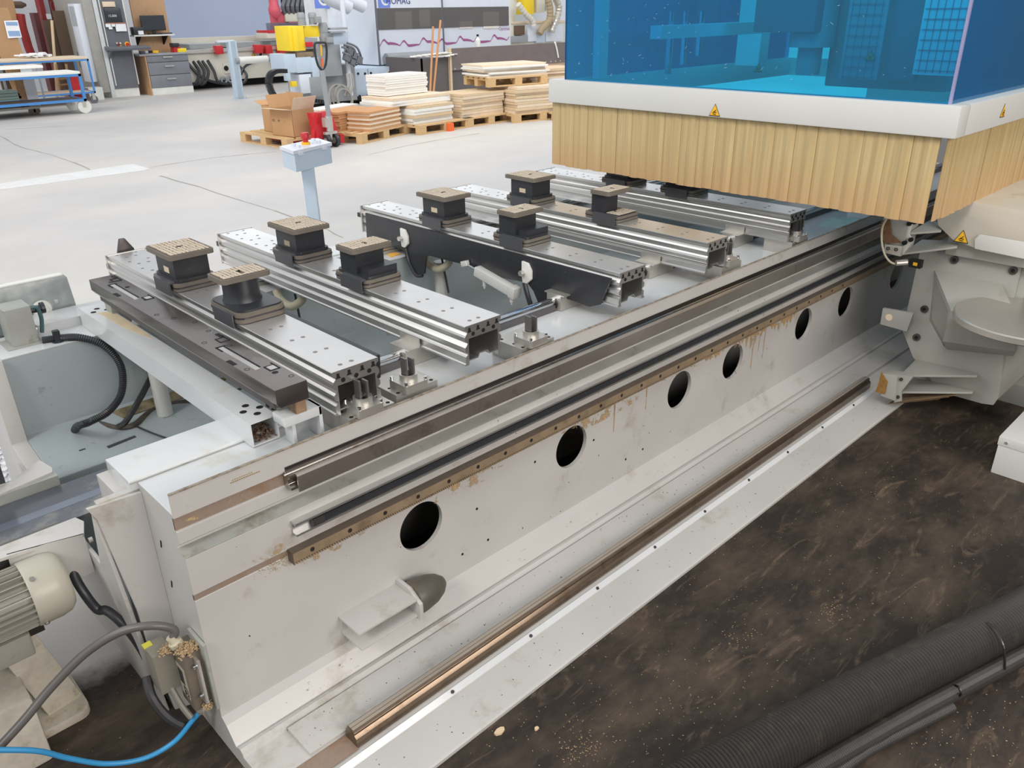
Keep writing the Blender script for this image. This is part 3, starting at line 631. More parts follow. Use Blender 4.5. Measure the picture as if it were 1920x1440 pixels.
# cream vacuum hoses drooping under the beams
for (u, v, xx, lab) in ((540, 556, 1.43, 'cream vacuum hose loop hanging below the second beam'), (815, 487, 2.14, 'cream vacuum hose loop hanging below the black plate')):
    P0 = PX(u - 20, v - 20, xx + .05)
    q = [PX(u - 22, v - 12, xx + .05), PX(u - 12, v + 8, xx + .05), PX(u + 8, v + 18, xx + .05), PX(u + 26, v + 6, xx + .05), PX(u + 30, v - 14, xx + .05)]
    tag(obj('vacuum_hose', MB().tube(q, .017, 12, 8), CREAMH, smoothsh=True), lab, 'hose')
    q = [PX(u + 12, v - 10, xx + .09), PX(u + 18, v + 20, xx + .09), PX(u + 26, v + 62, xx + .09)]
    tag(obj('air_line', MB().tube(q, .005, 8, 6), CABLE), 'thin black air line hanging into the trough ' + ('under the second beam' if u < 700 else 'under the black plate'), 'cable')

# ------------------------------------------------------------------ suction pods
def plate_pattern(mb, x0, x1, y0, y1, z, nx, ny, seed):
    rnd = random.Random(seed); dx = (x1 - x0) / nx; dy = (y1 - y0) / ny
    for i in range(nx):
        for j in range(ny):
            cx, cy = x0 + dx * (i + .5), y0 + dy * (j + .5)
            if abs(cx) < dx * .6 and abs(cy) < dy * .6: continue
            k = rnd.random()
            mb.obox((cx, cy, z), dx * (.86 if k < .6 else .62), dy * (.78 if k > .3 else .55), .002)
def make_pod(kind, label, plate=(.078, .100)):
    t = thing('suction_pod', label, 'suction pod', (0, 0, 0), 'black suction pods on the beams')
    hx, hy = plate
    if kind == 'wide_base':
        obj('base_plate', MB().rrect(-.078, .082, -.105, .10, .002, .034, .03), RUBBER, t, bevel=.003)
        obj('base_groove', MB().rrect(-.0795, .0835, -.1065, .1015, .016, .020, .03), BLACK, t)
        obj('base_cover', MB().rrect(-.074, .078, -.100, .096, .033, .039, .03), BLACK, t, bevel=.003)
        obj('body', MB().lathe((0, .02, .034), (0, 0, 1), [(.062, 0), (.057, .012), (.055, .03), (.055, .083)], 36), BLACK, t, smoothsh=True)
    else:
        by = (-.085, .11) if kind != 'square' else (-.10, .10)
        obj('base_plate', MB().rrect(-.074, .080, by[0], by[1], .002, .026, .022), RUBBER, t, bevel=.003)
        obj('base_groove', MB().rrect(-.0755, .0815, by[0] - .0015, by[1] + .0015, .012, .0155, .022), BLACK, t)
        c = MB()
        if kind == 'square': c.rrect(-.066, .072, -.088, .088, .026, .038, .02)
        elif kind == 'stepped': c.rrect(-.066, .072, -.078, .10, .026, .036, .02); c.box(-.05, .068, -.07, -.0, .036, .058)
        elif kind == 'grid_base': c.rrect(-.066, .072, -.078, .10, .026, .029, .02)
        obj('base_cover', c, BLACK, t, bevel=.003)
        if kind == 'square': obj('body', MB().box(-.058, .062, -.070, .072, .036, .112), BLACK, t, bevel=.005)
        elif kind == 'stepped': obj('body', MB().box(-.060, .055, -.015, .078, .036, .112), BLACK, t, bevel=.006)
        else:
            obj('body', MB().box(-.062, .03, .005, .075, .028, .112), BLACK, t, bevel=.004)
            g = MB(); plate_pattern(g, -.055, .065, -.075, .0, .031, 8, 4, 5); obj('grid_pattern', g, PAD, t, kind='stuff')
    obj('side_clip', MB().prism([(-.0865, -.014), (-.082, -.014), (-.082, .026), (-.066, .026), (-.066, .031), (-.0865, .031)], 'y', -.075, .05), mat('clip_grey', (78, 79, 82), .35), t, bevel=.002)
    oy = 0.0 if kind == 'square' else .0
    c0 = oy if kind == 'square' else .018
    obj('plate_rim', MB().rrect(-hx, hx, c0 - hy, c0 + hy, .109, .124, .014), RUBBER, t, bevel=.003)
    obj('plate_face', MB().rrect(-hx + .005, hx - .005, c0 - hy + .005, c0 + hy - .005, .123, .1245, .012), mat('pad_base_brown', (92, 82, 70), .7), t)
    g = MB(); plate_pattern(g, -hx + .01, hx - .01, c0 - hy + .01, c0 + hy - .01, .126, int(hx * 140), int(hy * 130), 11); obj('pad_bumps', g, PAD, t, kind='stuff')
    obj('centre_screw', MB().cyl((0, c0, .124), (0, c0, .127), .006, 12), DARK, t)
    return t
POD = {'square': make_pod('square', 'x', (.078, .100)), 'wide_base': make_pod('wide_base', 'x', (.080, .054)), 'stepped': make_pod('stepped', 'x', (.083, .055)), 'grid_base': make_pod('grid_base', 'x', (.083, .055))}
PL = [('square', 1.040, 2.700, 'square-topped black pod at the rear of the nearest beam'), ('wide_base', 1.045, 2.268, 'black pod with round body and wide rounded base, nearest to the camera'),
      ('square', 1.496, 2.700, 'square-topped black pod at the rear of the second beam'), ('stepped', 1.500, 2.262, 'black pod with stepped base and narrow plate on the second beam'),
      ('square', 2.215, 2.715, 'square-topped black pod on the third beam, above the black plate'), ('stepped', 2.225, 2.235, 'black stepped pod with narrow plate on the third beam'),
      ('square', 2.758, 2.722, 'square-topped black pod at the rear of the fourth beam'), ('grid_base', 2.765, 2.215, 'slim black pod with patterned base plate on the amber-lit fourth beam'),
      ('square', 3.405, 2.668, 'black pod under the curtain edge at the rear of the fifth beam'), ('square', 3.420, 2.300, 'black pod under the curtain at the middle of the fifth beam'), ]
seen = set()
for k, x, y, lab in PL:
    if k not in seen: o = POD[k]; o.location = (x, y, .9055); o['label'] = lab; seen.add(k)
    else: o = dup(POD[k], (x, y, .9055), lab)
    if x > 3.3: 
        for ch in o.children:
            if ch.name.split('.')[0] in ('plate_rim', 'plate_face', 'pad_bumps', 'centre_screw', 'body'): pass
    if k == 'square' and x < 3:
        ORG[o.name] = Vector((x, y, .9055))
        m_ = MAT_ST = mat('small_sticker', (214, 200, 170), .6)
        obj('side_sticker', MB().box(x - .0592, x - .0582, y - .025, y + .015, .955, .975), m_, o, label='small pale sticker')

# ------------------------------------------------------------------ clamp units on the ledge
PRG = mat('prong_steel', (128, 126, 124), .35, .6)
def make_clamp(label):
    t = thing('clamp_unit', label, 'clamp', (0, 0, 0), 'silver clamp units along the ledge')
    obj('mounting_block', MB().box(-.062, .085, -.008, .13, -.0575, 0), SILVER, t, bevel=.001)
    h = MB()
    for x, y in ((-.048, .10), (-.048, .045), (-.048, .002), (.062, .09), (.062, .03), (.072, .004)): h.cyl((x, y, 0), (x, y, .0006), .006 if y != .045 else .004, 12)
    obj('block_holes', h, DARK, t)
    obj('housing', MB().rrect(-.041, .041, -.027, .055, 0, .024, .008), SILVER, t, bevel=.002)
    obj('collar', MB().ring((0, .014, .024), (0, 0, 1), .026, .020, .018, 32), SILVER, t, smoothsh=True)
    for x, y in ((-.034, -.020), (.034, -.020), (-.034, .048), (.034, .048)): obj('cap_screw', MB().cyl((x, y, .024), (x, y, .032), .005, 12), CHROME, t)
    obj('prong', MB().box(-.015, -.009, .002, .026, .022, .092), PRG, t, bevel=.001)
    obj('prong', MB().box(.006, .012, -.003, .021, .022, .088), PRG, t, bevel=.001)
    obj('collar_floor', MB().cyl((0, .014, .0245), (0, .014, .028), .020, 20), DARK, t)
    return t
cl = make_clamp('silver clamp unit directly in front of the nearest beam')
for i, (x, y, lab) in enumerate([(1.046, 1.650, ''), (1.222, 1.680, 'second silver clamp unit, right of the nearest beam, steel prongs upright'), (1.700, 1.664, 'silver clamp unit standing alone between second and third beam'),
                                 (2.880, 1.690, 'silver clamp unit at the end of the fourth beam'), (3.420, 1.670, 'silver clamp unit in the shade under the fifth beam')]):
    o = cl if i == 0 else dup(cl, (x, y, .7765), lab); o.location = (x, y, .7765)

# ------------------------------------------------------------------ dark clamping bar beside beam 1
db = thing('clamping_bar', 'dark steel clamping bar with cut-out latches left of the nearest beam', 'clamping bar', (.86, 2.3, .86))
BAR = mat('dark_ground_bar', (126, 120, 118), .25, .85, .1, 6, (90, 84, 80), .2, 9)
obj('bar_body', MB().prism([(.815, .904), (.905, .904), (.905, .852), (.825, .852), (.815, .866)], 'y', 1.69, 2.985), BAR, db, bevel=.0015)
obj('under_strip', MB().box(.835, .895, 1.75, 2.975, .825, .852), DSTEEL, db)
for k, y0 in enumerate((1.85, 2.66)):
    s_ = MB(); s_.box(.858, .864, y0, y0 + .21, .904, .9046)
    for (xa, xb, ya, yb) in ((.868, .895, y0 + .235, y0 + .239), (.868, .895, y0 + .268, y0 + .272), (.866, .870, y0 + .235, y0 + .272), (.893, .897, y0 + .235, y0 + .285),
                             (.868, .895, y0 - .045, y0 - .041), (.868, .895, y0 - .012, y0 - .008), (.866, .870, y0 - .045, y0 - .008), (.893, .897, y0 - .045, y0 + .005), (.84, .868, y0 + .205, y0 + .211), (.838, .843, y0 + .17, y0 + .211), (.815, .828, y0 + .06, y0 + .10), (.885, .897, y0 + .275, y0 + .31)):
        s_.box(xa, xb, ya, yb, .904, .9048)
    obj('latch_slots', s_, DARK, db)
    obj('latch_strip', MB().box(.843, .857, y0 - .01, y0 + .20, .904, .9052), ALU, db)
    obj('latch_strip', MB().box(.872, .891, y0 - .04, y0 - .014, .904, .9052), ALU, db)
s_ = MB()
for (x, y) in ((.87, 2.62), (.835, 2.45), (.86, 2.38), (.885, 2.2), (.875, 2.05), (.835, 2.12), (.89, 1.74), (.83, 1.86), (.86, 2.9), (.89, 2.3)): s_.ring((x, y, .904), (0, 0, 1), .0075, .0062, .0005, 14)
obj('small_screw_rings', s_, DARK, db, kind='stuff')
obj('round_bore', MB().cyl((.872, 1.79, .904), (.872, 1.79, .9045), .0085, 16).cyl((.878, 2.80, .904), (.878, 2.80, .9045), .008, 16), DARK, db)
obj('support_foot', MB().box(.835, .945, 1.705, 1.765, .786, .812).box(.935, .945, 1.705, 1.765, .72, .812).box(.862, .872, 1.72, 1.765, .72, .79), PAINT2, db, bevel=.002)
obj('support_foot', MB().box(.84, .90, 2.90, 2.96, .745, .835), GREYP, db, bevel=.002)
obj('wood_wedge', MB().box(.872, .902, 1.705, 1.74, .812, .852), mat('dusty_chip_block', (150, 124, 98), .9, 0, .2, 60), db)

# ------------------------------------------------------------------ square cross tube
ct = thing('cross_tube', 'pale grey square steel tube spanning both beds, with drilled ends', 'steel tube', (.82, 2.4, .75))
T = MB(); x0, x1, z0, z1, t = .778, .856, .721, .790, .004
for pr in ([(x0, z0), (x1, z0), (x1, z0 + t), (x0, z0 + t)], [(x0, z1 - t), (x1, z1 - t), (x1, z1), (x0, z1)], [(x0, z0 + t), (x0 + t, z0 + t), (x0 + t, z1 - t), (x0, z1 - t)], [(x1 - t, z0 + t), (x1, z0 + t), (x1, z1 - t), (x1 - t, z1 - t)]): T.prism(pr, 'y', 1.785, 3.06)
obj('tube_wall', T, PAINT2, ct)
h = MB()
for y0 in (1.86, 2.97):
    for x, y in ((.800, 0), (.822, .03), (.822, -.035), (.845, -.005)): h.cyl((x, y0 + y, .7898), (x, y0 + y, .7906), .0095, 18)
obj('drilled_holes', h, DARK, ct)
obj('chips_inside', crumbs(120, lambda: (random.uniform(.784, .85), random.uniform(1.79, 1.86), .727 + random.random() * .02), .006), mat('dark_chips', (96, 76, 60), .9, 0, .3, 200), ct, kind='stuff')
obj('dust_film', MB().poly3([(.81, 2.95, .7903), (.85, 2.93, .7903), (.852, 2.62, .7903), (.84, 2.56, .7903), (.815, 2.75, .7903)], (0, 0, .0006)), mat('beige_dust', (206, 190, 160), .8, 0, .06, 20), ct)

# ------------------------------------------------------------------ light barrier box on rear bed
sb = thing('sensor_box', 'grey folded sheet box standing on the rear bed', 'box', (.58, 3.05, .72))
obj('box_shell', MB().poly3([(.535, 3.0, .719), (.618, 3.0, .719), (.618, 3.0, .855), (.535, 3.0, .855)], (0, .10, 0)), GREYP, sb, bevel=.003)
obj('foot_plate', MB().box(.515, .63, 2.99, 3.10, .7192, .724), GREYP, sb, bevel=.001)
obj('side_knob', MB().cyl((.62, 3.06, .82), (.66, 3.06, .82), .012, 14).cyl((.66, 3.06, .82), (.672, 3.06, .82), .02, 14), BLACK, sb)
obj('side_plug', MB().tube([(.622, 3.04, .835), (.645, 3.04, .83), (.65, 3.04, .79), (.64, 3.04, .74)], .007, 8, 6), mat('teal_plug', (70, 100, 104), .4), sb)
gp = thing('guard_sheet', 'galvanised guard sheet with a round pulley behind the rear bed', 'metal sheet', (.65, 3.2, .75))
obj('sheet', MB().prism([(.2, .70), (.82, .70), (.81, .86), (.80, .875), (.785, .88), (.2, .89)], 'y', 3.23, 3.234), GALV, gp, bevel=.001)
obj('sheet_fold', MB().box(.2, .79, 3.20, 3.234, .879, .883), WHITE, gp)
obj('pulley', MB().lathe((.70, 3.23, .765), (0, -1, 0), [(.032, 0), (.034, .008), (.03, .012), (.020, .012), (.018, .02), (.004, .022)], 28), WHITE, gp, smoothsh=True)
obj('cap_bolt', MB().lathe((.755, 3.23, .78), (0, -1, 0), [(.010, 0), (.010, .006), (.004, .01)], 14), GALV, gp)
hb = thing('hall_side_box', 'grey sheet housing behind the rear bed at left frame edge', 'housing', (.3, 3.4, 0))
obj('housing', MB().box(-.1, .62, 3.25, 3.36, .45, .79), GALV, hb, bevel=.004)
# corrugated loom
loom = thing('cable_loom', 'thick black corrugated cable loom curving down into the trough', 'cable', (.7, 2.9, .7))
q = [PY(80, 638, 2.99), PY(110, 634, 2.97), PY(150, 633, 2.92), PY(195, 648, 2.88), PY(226, 685, 2.84), PY(228, 735, 2.80), PY(205, 770, 2.78), PY(170, 790, 2.76), PY(146, 799, 2.75), PZ(140, 808, .40)]
obj('corrugated_sleeve', MB().tube(q, .0135, 12, 40, .16, .0035), BLACK, loom)
obj('loom_clip', MB().box(.655, .675, 2.955, 2.975, .719, .76).cyl((.665, 2.965, .7195), (.665, 2.965, .724), .02, 16), BLACK, loom)
def cab(pts, r, m, lab, n=8, nm='cable'):
    return tag(obj(nm, MB().tube(pts, r, n, 8), m, smoothsh=True), lab, 'cable')
TR = lambda u, v, dz=.012: PZ(u, v, .40 + dz)
cab([TR(137, 808), TR(150, 788), TR(180, 792), TR(215, 801), TR(250, 797), TR(285, 770), TR(330, 756), TR(372, 752)], .010, mat('grey_braided_bundle', (84, 78, 70), .5, 0, .3, 60), 'grey-brown bundled cable lying along the trough floor')
cab([TR(222, 800, .02), TR(236, 790, .03), TR(262, 748, .08), PZ(285, 704, .52), PZ(300, 680, .60)], .011, CABLE, 'twin black cable rising steeply from the trough floor')
cab([TR(250, 797, .01), TR(285, 812, .01), TR(325, 826, .0)], .0035, CABLE, 'thin grey cable trailing off the trough edge')
tag(obj('grommet', MB().ring((PZ(140, 806, .398)), (0, 0, 1), .03, .014, .006, 20), DARK), 'dark cable hole in the trough floor', 'cable hole')
cp = thing('can_bracket', 'clear stub with white base under the cross tube', 'fitting', PZ(297, 715, .42))
obj('stub', MB().cyl(PZ(297, 735, .42), PZ(297, 735, .42) + Vector((0, 0, .08)), .022, 16), SILVER, cp)

# ------------------------------------------------------------------ connector box at the bed end
cx = thing('junction_box', 'dusty grey connector box on the bed end with code label', 'junction box', (.46, 1.66, .25))
jb = MB(); jb.box(.445, .49, 1.628, 1.700, .155, .335); obj('box_body', jb, mat('dusty_box_grey', (118, 110, 98), .5, .2, .1, 20, (150, 130, 96), .2, 12), cx, bevel=.004)
obj('mounting_rail', MB().box(.488, .497, 1.600, 1.690, .15, .36), GREYP, cx, bevel=.002)
obj('flange_strip', MB().box(.468, .476, 1.606, 1.628, .18, .32), SILVER, cx, bevel=.001)
for z_ in (.205, .30): obj('strip_screw', MB().cyl((.468, 1.616, z_), (.460, 1.616, z_), .005, 10), CHROME, cx)
obj('barcode_label', MB().box(.4442, .445, 1.640, 1.690, .185, .285), mat('worn_label', (172, 166, 150), .6, 0, .1, 60), cx)
bc = MB()
for i in range(9): bc.box(.4436, .4442, 1.655, 1.684, .225 + i * .0055, .228 + i * .0055)
for i in range(5):
    for j in range(5):
        if random.random() < .6: bc.box(.4436, .4442, 1.645 + j * .005, 1.649 + j * .005, .19 + i * .006, .194 + i * .006)
obj('printed_code', bc, DARK, cx, kind='stuff')
obj('second_module', MB().box(.395, .445, 1.69, 1.755, .20, .325), mat('module_grey', (132, 128, 116), .45, 0, .1), cx, bevel=.004)
obj('yellow_tag', MB().box(.3940, .415, 1.735, 1.7555, .322, .3262), mat('dull_yellow', (200, 196, 70), .6), cx)
obj('sawdust_pile', crumbs(260, lambda: (random.gauss(.466, .012), random.gauss(1.645, .012), .338 + abs(random.gauss(0, .005))), .005), SAW, cx, kind='stuff')
obj('sawdust_pile', crumbs(90, lambda: (random.gauss(.43, .008), random.gauss(1.69, .008), .328 + abs(random.gauss(0, .004))), .005), SAW, cx, kind='stuff')
obj('sawdust_pile', crumbs(90, lambda: (random.gauss(.472, .006), random.gauss(1.617, .006), .162 + abs(random.gauss(0, .006))), .005), SAW, cx, kind='stuff')
obj('cable_gland', MB().lathe((.455, 1.68, .335), (-.3, .15, .9), [(.017, 0), (.017, .012), (.012, .014), (.012, .03)], 18), CREAMH, cx)
obj('lower_gland', MB().lathe((.465, 1.645, .158), (-.1, 0, -1), [(.012, 0), (.012, .02), (.009, .03)], 16), SILVER, cx)
cab([(.452, 1.684, .36), PY(325, 1180, 1.685), PY(285, 1173, 1.70), PY(225, 1185, 1.74), PY(160, 1225, 1.78), PY(95, 1290, 1.80), PY(45, 1350, 1.80), PY(-10, 1410, 1.80)], .0105, mat('grey_black_cable', (96, 92, 90), .35), 'thick grey-black cable arching out of the connector box', 12)
cab([(.463, 1.645, .135), PY(360, 1352, 1.66), PY(325, 1392, 1.68), PY(270, 1422, 1.70), PY(200, 1432, 1.72), PY(130, 1422, 1.73), PY(70, 1408, 1.73), PY(-10, 1406, 1.74)], .0065, BLUEC, 'bright blue cable looping across the lower left corner', 12)
cab([PY(300, 1262, 1.72), PY(318, 1285, 1.70), PY(340, 1322, 1.67), PY(358, 1345, 1.65)], .008, mat('ribbed_grey_sleeve', (120, 116, 108), .4), 'short ribbed grey sleeve under the connector box')
cab([PY(275, 1268, 1.76), PY(285, 1308, 1.73), PY(315, 1345, 1.70), PY(352, 1362, 1.68), PY(368, 1348, 1.67)], .012, CABLE, 'black cable loop below the connector box')
cab([PY(133, 1042, 2.03), PY(140, 1080, 2.0), PY(158, 1112, 1.97), PY(182, 1142, 1.95), PY(200, 1145, 1.93), PY(225, 1165, 1.90), PY(255, 1200, 1.88), PY(285, 1250, 1.87), PY(300, 1275, 1.86)], .012, BLACK, 'black corrugated cable hanging down the bed end', 12)

# ------------------------------------------------------------------ hoses on the floor
big = MB().tube([PZ(u, v, .07) for u, v in ((1150, 1555), (1255, 1500), (1370, 1440), (1500, 1368), (1640, 1292), (1780, 1222), (1920, 1150), (2080, 1055))], .069, 30, 90, .13, .0056)
tag(obj('extraction_hose', big, HOSE), 'thick black ribbed extraction hose on the dark floor', 'hose')
tag(obj('corrugated_hose', MB().tube([PZ(u, v, .028) for u, v in ((1440, 1492), (1541, 1434), (1701, 1343), (1800, 1290), (1920, 1226), (1990, 1190))], .027, 16, 90, .12, .0032), HOSE), 'medium black corrugated hose beside the thick hose', 'hose')
tag(obj('corrugated_hose', MB().tube([PZ(u, v, .017) for u, v in ((1520, 1476), (1577, 1441), (1630, 1405), (1736, 1350), (1785, 1325))], .016, 14, 60, .12, .003), HOSE), 'thin black corrugated hose, nearest to the bottom frame edge', 'hose')
tag(obj('cable_tie', MB().tube([PZ(1850, 1168, .138), PZ(1868, 1186, .139), PZ(1882, 1215, .115), PZ(1884, 1255, .05)], .0035, 6, 6), DSTEEL), 'grey cable tie around the thick hose', 'cable tie')
tag(obj('cable_tie', MB().tube([PZ(1786, 1284, .045), PZ(1797, 1288, .066), PZ(1802, 1300, .055), PZ(1798, 1306, .03)], .003, 6, 6), DSTEEL), 'thin cable tie around the medium hose', 'cable tie')
def chip(u, v, s, lab):
    p = PZ(u, v, .004); m = MB(); k = 7
    m.prism([(p.x + s * math.cos(a) * random.uniform(.7, 1.1), p.y + s * .6 * math.sin(a) * random.uniform(.7, 1.1)) for a in [2 * PI * i / k for i in range(k)]], 'z', .001, .007)
    tag(obj('wood_chip', m, MDF), lab, 'wood chip')
chip(937, 1370, .018, 'beige wood chip on the dark floor near the bed')
chip(1006, 1366, .008, 'tiny wood chip right of the larger one on the floor')
def scat():
    u, v = random.choice([(1090, 1400, 25, 15), (1100, 1395, 90, 60), (1290, 1350, 30, 40), (1560, 1145, 20, 25), (1385, 1190, 20, 12), (1700, 1000, 160, 120), (1500, 1150, 200, 150), (1800, 1380, 90, 50)])[:4][:2], 0
    return u
sc = MB(); cl_ = [(1090, 1400, 22, 16, 90), (1120, 1380, 110, 60, 120), (1290, 1350, 70, 60, 60), (1562, 1150, 16, 14, 60), (1385, 1195, 20, 12, 40), (1700, 1000, 160, 120, 60), (1450, 1150, 200, 120, 150), (1790, 1370, 90, 50, 110), (1640, 910, 40, 22, 30)]
for (cu, cv_, su, sv, n) in cl_:
    for _ in range(n):
        p = PZ(random.gauss(cu, su), random.gauss(cv_, sv), .0015); s = random.uniform(.001, .0024)
        if p.y < 1.17: sc.obox(p, s * 1.8, s * .7, s * .5, rz=random.random() * 3)
tag(obj('floor_sawdust', sc, SAW, kind='stuff'), 'fine sawdust flecks scattered over the dark floor', 'sawdust')

for (u, v, lab) in ((826, 515, 'silver upright pipe in the trough under the black plate'), (300, 730, 'silver upright stub beside the cross tube')):
    p = PY(u, v, 2.80); tag(obj('upright_pipe', MB().cyl((p.x, 2.80, .405), (p.x, 2.80, .70), .028, 20), CYS, smoothsh=True), lab, 'pipe')
q = PZ(738, 479, .7195); tag(obj('yellow_scrap', MB().poly3([q + Vector((-.03, -.015, 0)), q + Vector((.035, -.01, 0)), q + Vector((.03, .03, 0)), q + Vector((-.01, .035, 0))], (0, 0, .004)), mat('orange_yellow_scrap', (236, 178, 84), .7)), 'orange-yellow scrap lying on the rear bed', 'scrap')

# ------------------------------------------------------------------ machining gantry with hood
ga = thing('machining_gantry', 'cream machining gantry with blue hood and amber strip curtain', 'machine', (3.2, 1.05, 0))
GX0, GX1, GY0, GY1 = 3.2, 5.6, 1.045, 3.02
HOODP = mat('hood_frame_paint', (214, 214, 210), .38, 0, .02, 3)
fr = MB()
def frame_ring(x0, x1, y0, y1, z0, z1, t):
    fr.box(x0, x0 + t, y0, y1, z0, z1).box(x1 - t, x1, y0, y1, z0, z1).box(x0 + t, x1 - t, y0, y0 + t, z0, z1).box(x0 + t, x1 - t, y1 - t, y1, z0, z1)
frame_ring(GX0 - .005, GX1, GY0 - .02, GY1, 1.303, 1.415, .10)
obj('hood_frame', fr, HOODP, ga, bevel=.006)
g0 = .030
obj('hood_side_pane', MB().box(GX0 + g0, GX0 + g0 + .006, GY0 + g0, GY1 - .08, 1.415, 2.3), BLUEG, ga)
obj('hood_front_pane', MB().box(GX0 + g0, GX1 - .1, GY0 + g0, GY0 + g0 + .006, 1.415, 2.3), BLUEG, ga)
obj('hood_back_pane', MB().box(GX0 + g0, GX1 - .1, GY1 - .086, GY1 - .080, 1.415, 2.3), BLUEG, ga)
obj('pane_corner_edge', MB().box(GX0 + g0 - .002, GX0 + g0 + .008, GY0 + g0 - .002, GY0 + g0 + .008, 1.415, 2.3), mat('pane_edge_lilac', (150, 150, 190), .2), ga)
n = 0; y = GY1 - .03
rnd = random.Random(3)
def strip(x0, y0, x1, y1, off, nx, ny):
    zb = .985 + rnd.uniform(-.003, .003); th = .0016; cols = 3
    m = MB(); sk = rnd.uniform(-.02, .02); A = .005 + rnd.random() * .004
    xs_ = [0, .035, .3, .6, .965, 1]
    def P(a, z, sk_):
        c = math.sin(a * PI) * A; return Vector((x0 + (x1 - x0) * a + nx * (off + c) + sk_ * (x1 - x0), y0 + (y1 - y0) * a + ny * (off + c) + sk_ * (y1 - y0), z))
    for k in range(5):
        a0, a1 = xs_[k], xs_[k + 1]
        m.quad(P(a0, zb, sk), P(a1, zb, sk), P(a1, 1.305, 0), P(a0, 1.305, 0)); m.bm.faces.ensure_lookup_table(); m.bm.faces[-1].material_index = 1 if k == 0 or (k == 4 and rnd.random() < .3) else 0
    return m
yy = GY0 + .035; i = 0
while yy < GY1 - .05:
    w = .058; o = obj('curtain_strip', strip(GX0 + .028, yy, GX0 + .028, yy + w, .0 if i % 2 else .003, -1, 0), [CURT, CEDGE], ga); yy += .047; i += 1
for (yo, xo) in ((GY1 - .07, .004), (GY1 - .055, .014)):
    obj('curtain_strip', strip(GX0 + .03 + xo, yo, GX0 + .05 + xo, yo + .03, 0, -1, 0), [CURT, CEDGE], ga)
xx = GX0 + .062; i = 0
while xx < 4.9:
    w = .060; obj('curtain_strip', strip(xx, GY0 + .028, xx + w, GY0 + .028, .0 if i % 2 else .003, 0, -1), [CURT, CEDGE], ga); xx += .047; i += 1
# warning signs (flat)
def warn(c, ax, s, parent, m=STICKY):
    # ax 'x': sign on a face looking to -x ; 'y': looking to -y
    def T(a, h, d): return (c[0] - d, c[1] - a, c[2] + h) if ax == 'x' else (c[0] + a, c[1] - d, c[2] + h)
    def tri(k, d, dd=.0008):
        P = [T(-k * .5, -k * .42, d), T(k * .5, -k * .42, d), T(0, k * .5, d)]; o = (-dd, 0, 0) if ax == 'x' else (0, -dd, 0); return MB().poly3(P, o)
    w = obj('warning_sign', tri(s, .0005), DARK, parent); obj('sign_face', tri(s * .86, .0014), m, w)
    sy = MB()
    for a, h in (((-.16, -.2), (.12, .05)), ((-.1, -.12), (.16, -.14)), ((-.12, -.26), (.14, -.27))):
        p, q = T(a[0] * s, a[1] * s, .0026), T(h[0] * s, h[1] * s, .0026); sy.bar(p, q, s * .045, s * .045)
    obj('sign_symbol', sy, DARK, w)
warn((GX0 - .005, PX(1342, 205, GX0).y, PX(1342, 207, GX0).z), 'x', .056, ga)
warn((PY(1881, 208, GY0 - .02).x, GY0 - .02, PY(1881, 208, GY0 - .02).z), 'y', .056, ga)
# inside the hood
INS = mat('hood_inner_grey', (150, 160, 160), .5); INL = mat('hood_inner_light', (225, 230, 232), .5)
obj('spindle_carrier', MB().box(4.25, 4.95, 1.45, 2.05, 1.36, 2.3), mat('dark_interior_housing', (120, 138, 140), .5), ga, bevel=.01)
obj('spindle_head', MB().cyl((4.15, 2.1, 1.55), (4.15, 2.1, 2.3), .11, 24).cyl((4.15, 2.1, 1.42), (4.15, 2.1, 1.55), .06, 20), HALLGREY, ga, smoothsh=True)
for k in range(7):
    q = PX(1255 + k % 3 * 28, 60 + k // 3 * 32, 4.0); obj('drill_spindle', MB().cyl((4.0, q.y, 1.40 + (k % 3) * .05), (4.0, q.y, 1.62 + (k % 2) * .1), .012, 12), CHROME, ga)
obj('drill_block', MB().box(4.0, 4.2, 2.02, 2.35, 1.62, 2.3), DGREY, ga, bevel=.01)
obj('inner_light_panel', MB().box(4.02, 4.04, 1.14, 1.53, 1.45, 2.3), INL, ga, bevel=.004)
w = MB()
for k in range(12): w.box(4.012, 4.018, 1.16 + k * .031, 1.1615 + k * .031, 1.46, 2.2)
for k in range(16): w.box(4.012, 4.018, 1.15, 1.52, 1.47 + k * .042, 1.4715 + k * .042)
obj('reflected_grid', w, DGREY, ga, kind='stuff')  # grid bars stand in for gridded windows reflected in the pane
w = MB()
for k in range(5): w.box(3.99, 3.995, 1.70 + k * .035, 1.7015 + k * .035, 1.42, 2.2)
for k in range(16): w.box(3.99, 3.995, 1.69, 1.85, 1.43 + k * .045, 1.4315 + k * .045)
obj('reflected_grid', w, DGREY, ga, kind='stuff')  # second set of bars for the same window reflection
obj('grid_backing', MB().box(4.0, 4.01, 1.68, 1.86, 1.42, 2.3), HALLGREY, ga)
obj('back_post', MB().box(GX1 - .9, GX1 - .8, 2.7, 2.86, 1.41, 2.3), INL, ga); obj('back_post', MB().box(GX0 + .2, GX0 + .27, 2.86, 2.90, 1.41, 2.3), INL, ga)
obj('cross_beam', MB().box(GX0 + .3, GX1 - .2, 2.55, 2.62, 1.60, 1.66), INL, ga)
obj('paper_sheet', MB().poly3([PY(1838, 105, 1.6), PY(1906, 106, 1.6), PY(1903, 150, 1.6), PY(1880, 162, 1.6), PY(1830, 172, 1.6)], (0, .001, 0)), PAPER, ga)
for (u, v) in ((1635, 104), (1425, 127)):
    q = PX(u, v, 4.0); warn((3.985, q.y, q.z), 'x', .05, ga, mat('dim_sign', (150, 140, 60), .5))
obj('inner_dark_rib', MB().box(4.05, 4.09, 1.53, 1.67, 1.42, 2.3), DGREY, ga)
